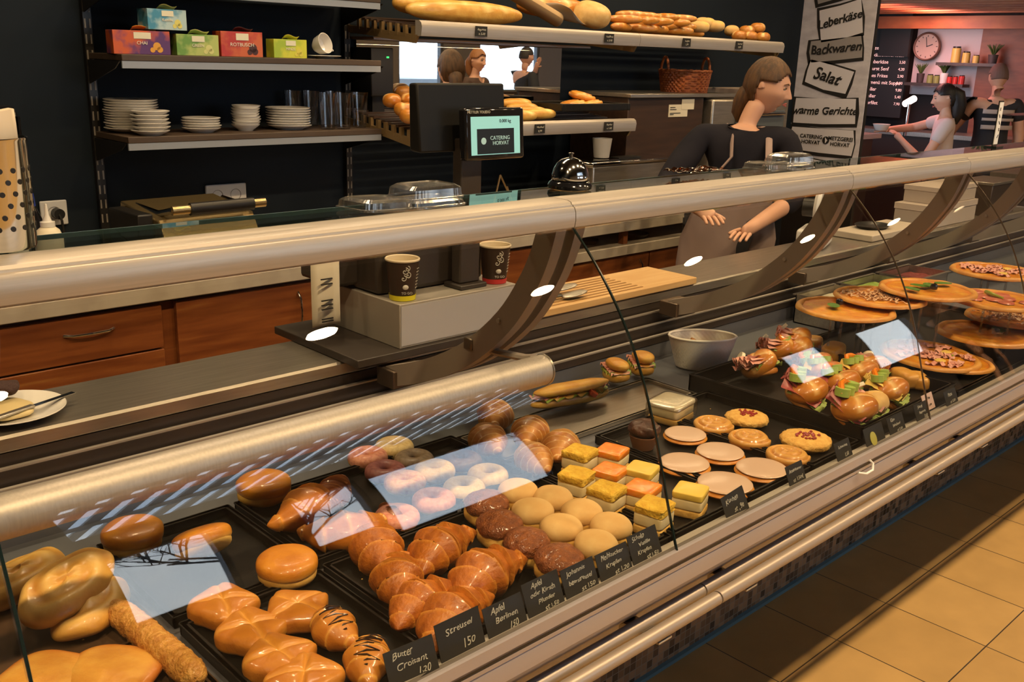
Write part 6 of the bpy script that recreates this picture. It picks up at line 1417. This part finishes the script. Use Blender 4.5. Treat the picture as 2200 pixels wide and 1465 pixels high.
# slatted wood canopy with fascia over the meat counter
t = thing('wooden_canopy', 'orange wooden slatted canopy above the meat counter', 'canopy', (8.5, 4.2, 2.0)); cw = mat('orange_canopy_wood', (.26, .07, .02), .5, 0, c2=(.36, .11, .03), scale=3, stretch=(12, 2, 4))
cx = Vector((8.5, 4.2, 2.0))
q = put('fascia_board', B(9.70, 9.76, 2.8, 5.6, 1.985, 2.10), cw, t); q.location = -cx
for k in range(9):
    x = 7.2+.30*k; q = put('slat', B(x, x+.05, 2.6, 5.8, 2.12+.0, 2.24), cw, t); q.location = -cx
for y in (2.9, 4.3, 5.6): q = put('hanger_post', B(8.4, 8.44, y, y+.04, 2.24, 3.95), black, t); q.location = -cx
# meat counter with warm display
t = thing('meat_counter', 'dark meat counter with steel top and pink lit food pans', 'counter', (8.0, 5.0, 0)); cx = Vector((8.0, 5.0, 0))
q = put('counter_body', B(7.6, 8.15, 4.05, 6.0, .0, 1.02), mat('dark_rosy_front', (.05, .025, .022), .4), t); q.location = -cx
q = put('counter_top', B(7.55, 8.2, 4.0, 6.0, 1.021, 1.06), steel, t); q.location = -cx
for k in range(5):
    q = put('food_pan', G().box(7.68, 8.08, 4.12+.36*k, 4.40+.36*k, 1.0605, 1.085), steel_bright, t); q.location = -cx
    q = put('food', blob(.17, .12, .018, .7, .5, lambda x, y, z, th, ph: (x+7.88, y+4.26+.36*k, z+1.086, 0), amp=.2, ns=20), [salami_m, ham_m, lettuce_m, ham_m, cheese_m][k], t); q.location = -cx
t = thing('heat_lamp', 'chrome heat lamp behind the woman in the white t-shirt', 'lamp', (8.75, 4.05, 1.02)); put('lamp_stand', G().cyl((0, 0, 0), (0, 0, .30), .015, 12), steel_bright, t); put('lamp_tube', G().cyl((-.05, -.06, .33), (.05, .06, .28), .03, 16), mat('lit_lamp_tube', (1, .8, .75), .3, emis=2.5), t)
t = thing('rear_worktop', 'steel worktop along the far wall', 'counter', (9.4, 4.2, 0)); put('worktop', B(-.02, .45, -1.2, 1.0, .98, 1.02), steel, t); put('base_cabinet', B(0.0, .45, -1.2, 1.0, 0, .979), mat('dark_cabinet', (.03, .018, .016), .5), t)
t = thing('display_glass_case', 'small glass display case with lit trays at the far right', 'display case', (5.9, 1.75, 0))
put('case_base', B(-.35, .9, -.4, .3, 0, 1.05), mat('dark_case_base', (.05, .035, .03), .5), t); put('steel_top', B(-.36, .91, -.41, .31, 1.051, 1.08), steel, t)
for x in (-.34, .27, .88): put('corner_post', B(x, x+.02, -.40, -.38, 1.081, 1.38), alu, t)
put('front_glass', B(-.33, .88, -.395, -.390, 1.081, 1.37), glass_m, t); put('top_glass', B(-.35, .90, -.40, .30, 1.381, 1.388), glass_m, t)
for k in range(4):
    o = put('paper_carton', B(-.05, .05, -.04, .04, 0, .10), [white_p, mat('pink_paper', (.6, .3, .28), .6), cream_p, yl][k], loc=(5.70+.27*k, 1.65, 1.0805)); tag(o, ['white carton at the left in the far glass case', 'pink carton in the far glass case', 'cream carton in the far glass case', 'yellow carton at the right in the far glass case'][k], 'carton')
# can lamps of the counter row and of the added aisle fill row
for i, lx in enumerate(LAMPX+list(AISLEX)):
    y, z = (-.23, 3.845) if i < len(LAMPX) else (2.30, 2.965)
    t = thing('can_lamp', ('black can lamp over the front of the counter, number %d along the row' if i < len(LAMPX) else 'black fill lamp added over the staff aisle, number %d along the row') % (i+1 if i < len(LAMPX) else i-len(LAMPX)+1), 'lamp', (lx, y, z), 0, 'ceiling can lamps')
    put('lamp_shade', G().lathe([(.088, -.008), (.094, -.008), (.096, .08), (.02, .095), (0, .095), (0, .085), (.088, .07), (.088, -.008)], 28), black, t); put('hanging_rod', G().cyl((0, 0, .095), (0, 0, 3.95-z), .006, 8), black, t)
# car outside, seen in the mirror
t = thing('parked_car', 'white car parked outside, seen in the wall mirror', 'car', (10.2, -6.6, -.12)); cw2 = mat('white_car_paint', (.70, .72, .75), .25, coat=.6)
body = [(-.85, .25), (-.88, .55), (-.80, .85), (-.62, .95), (-.50, 1.38), (.50, 1.38), (.62, .95), (.80, .85), (.88, .55), (.85, .25)]
put('car_body', G().prism([(a, b) for a, b in body], -1.6, 1.3), cw2, t, bevel=.06); put('bonnet', B(-2.2, -1.55, -.82, .82, .3, .85), cw2, t, bevel=.12); put('boot', B(1.25, 1.9, -.82, .82, .3, .92), cw2, t, bevel=.12)
for s in (-1, 1): put('side_window', G().add([(-1.3, s*.66, .98), (1.0, s*.66, .98), (.85, s*.55, 1.33), (-.9, s*.55, 1.33), (-1.3, s*.672, .98), (1.0, s*.672, .98), (.85, s*.562, 1.33), (-.9, s*.562, 1.33)], [(0, 1, 2, 3), (4, 5, 6, 7), (0, 1, 5, 4), (2, 3, 7, 6), (0, 3, 7, 4), (1, 2, 6, 5)], True), mat('car_glass', (.05, .07, .09), .1, coat=.5), t)
for x in (-1.5, 1.25):
    for s in (-1, 1): put('wheel', G().cyl((x, s*.70, .32), (x, s*.90, .32), .32, 24), black, t)
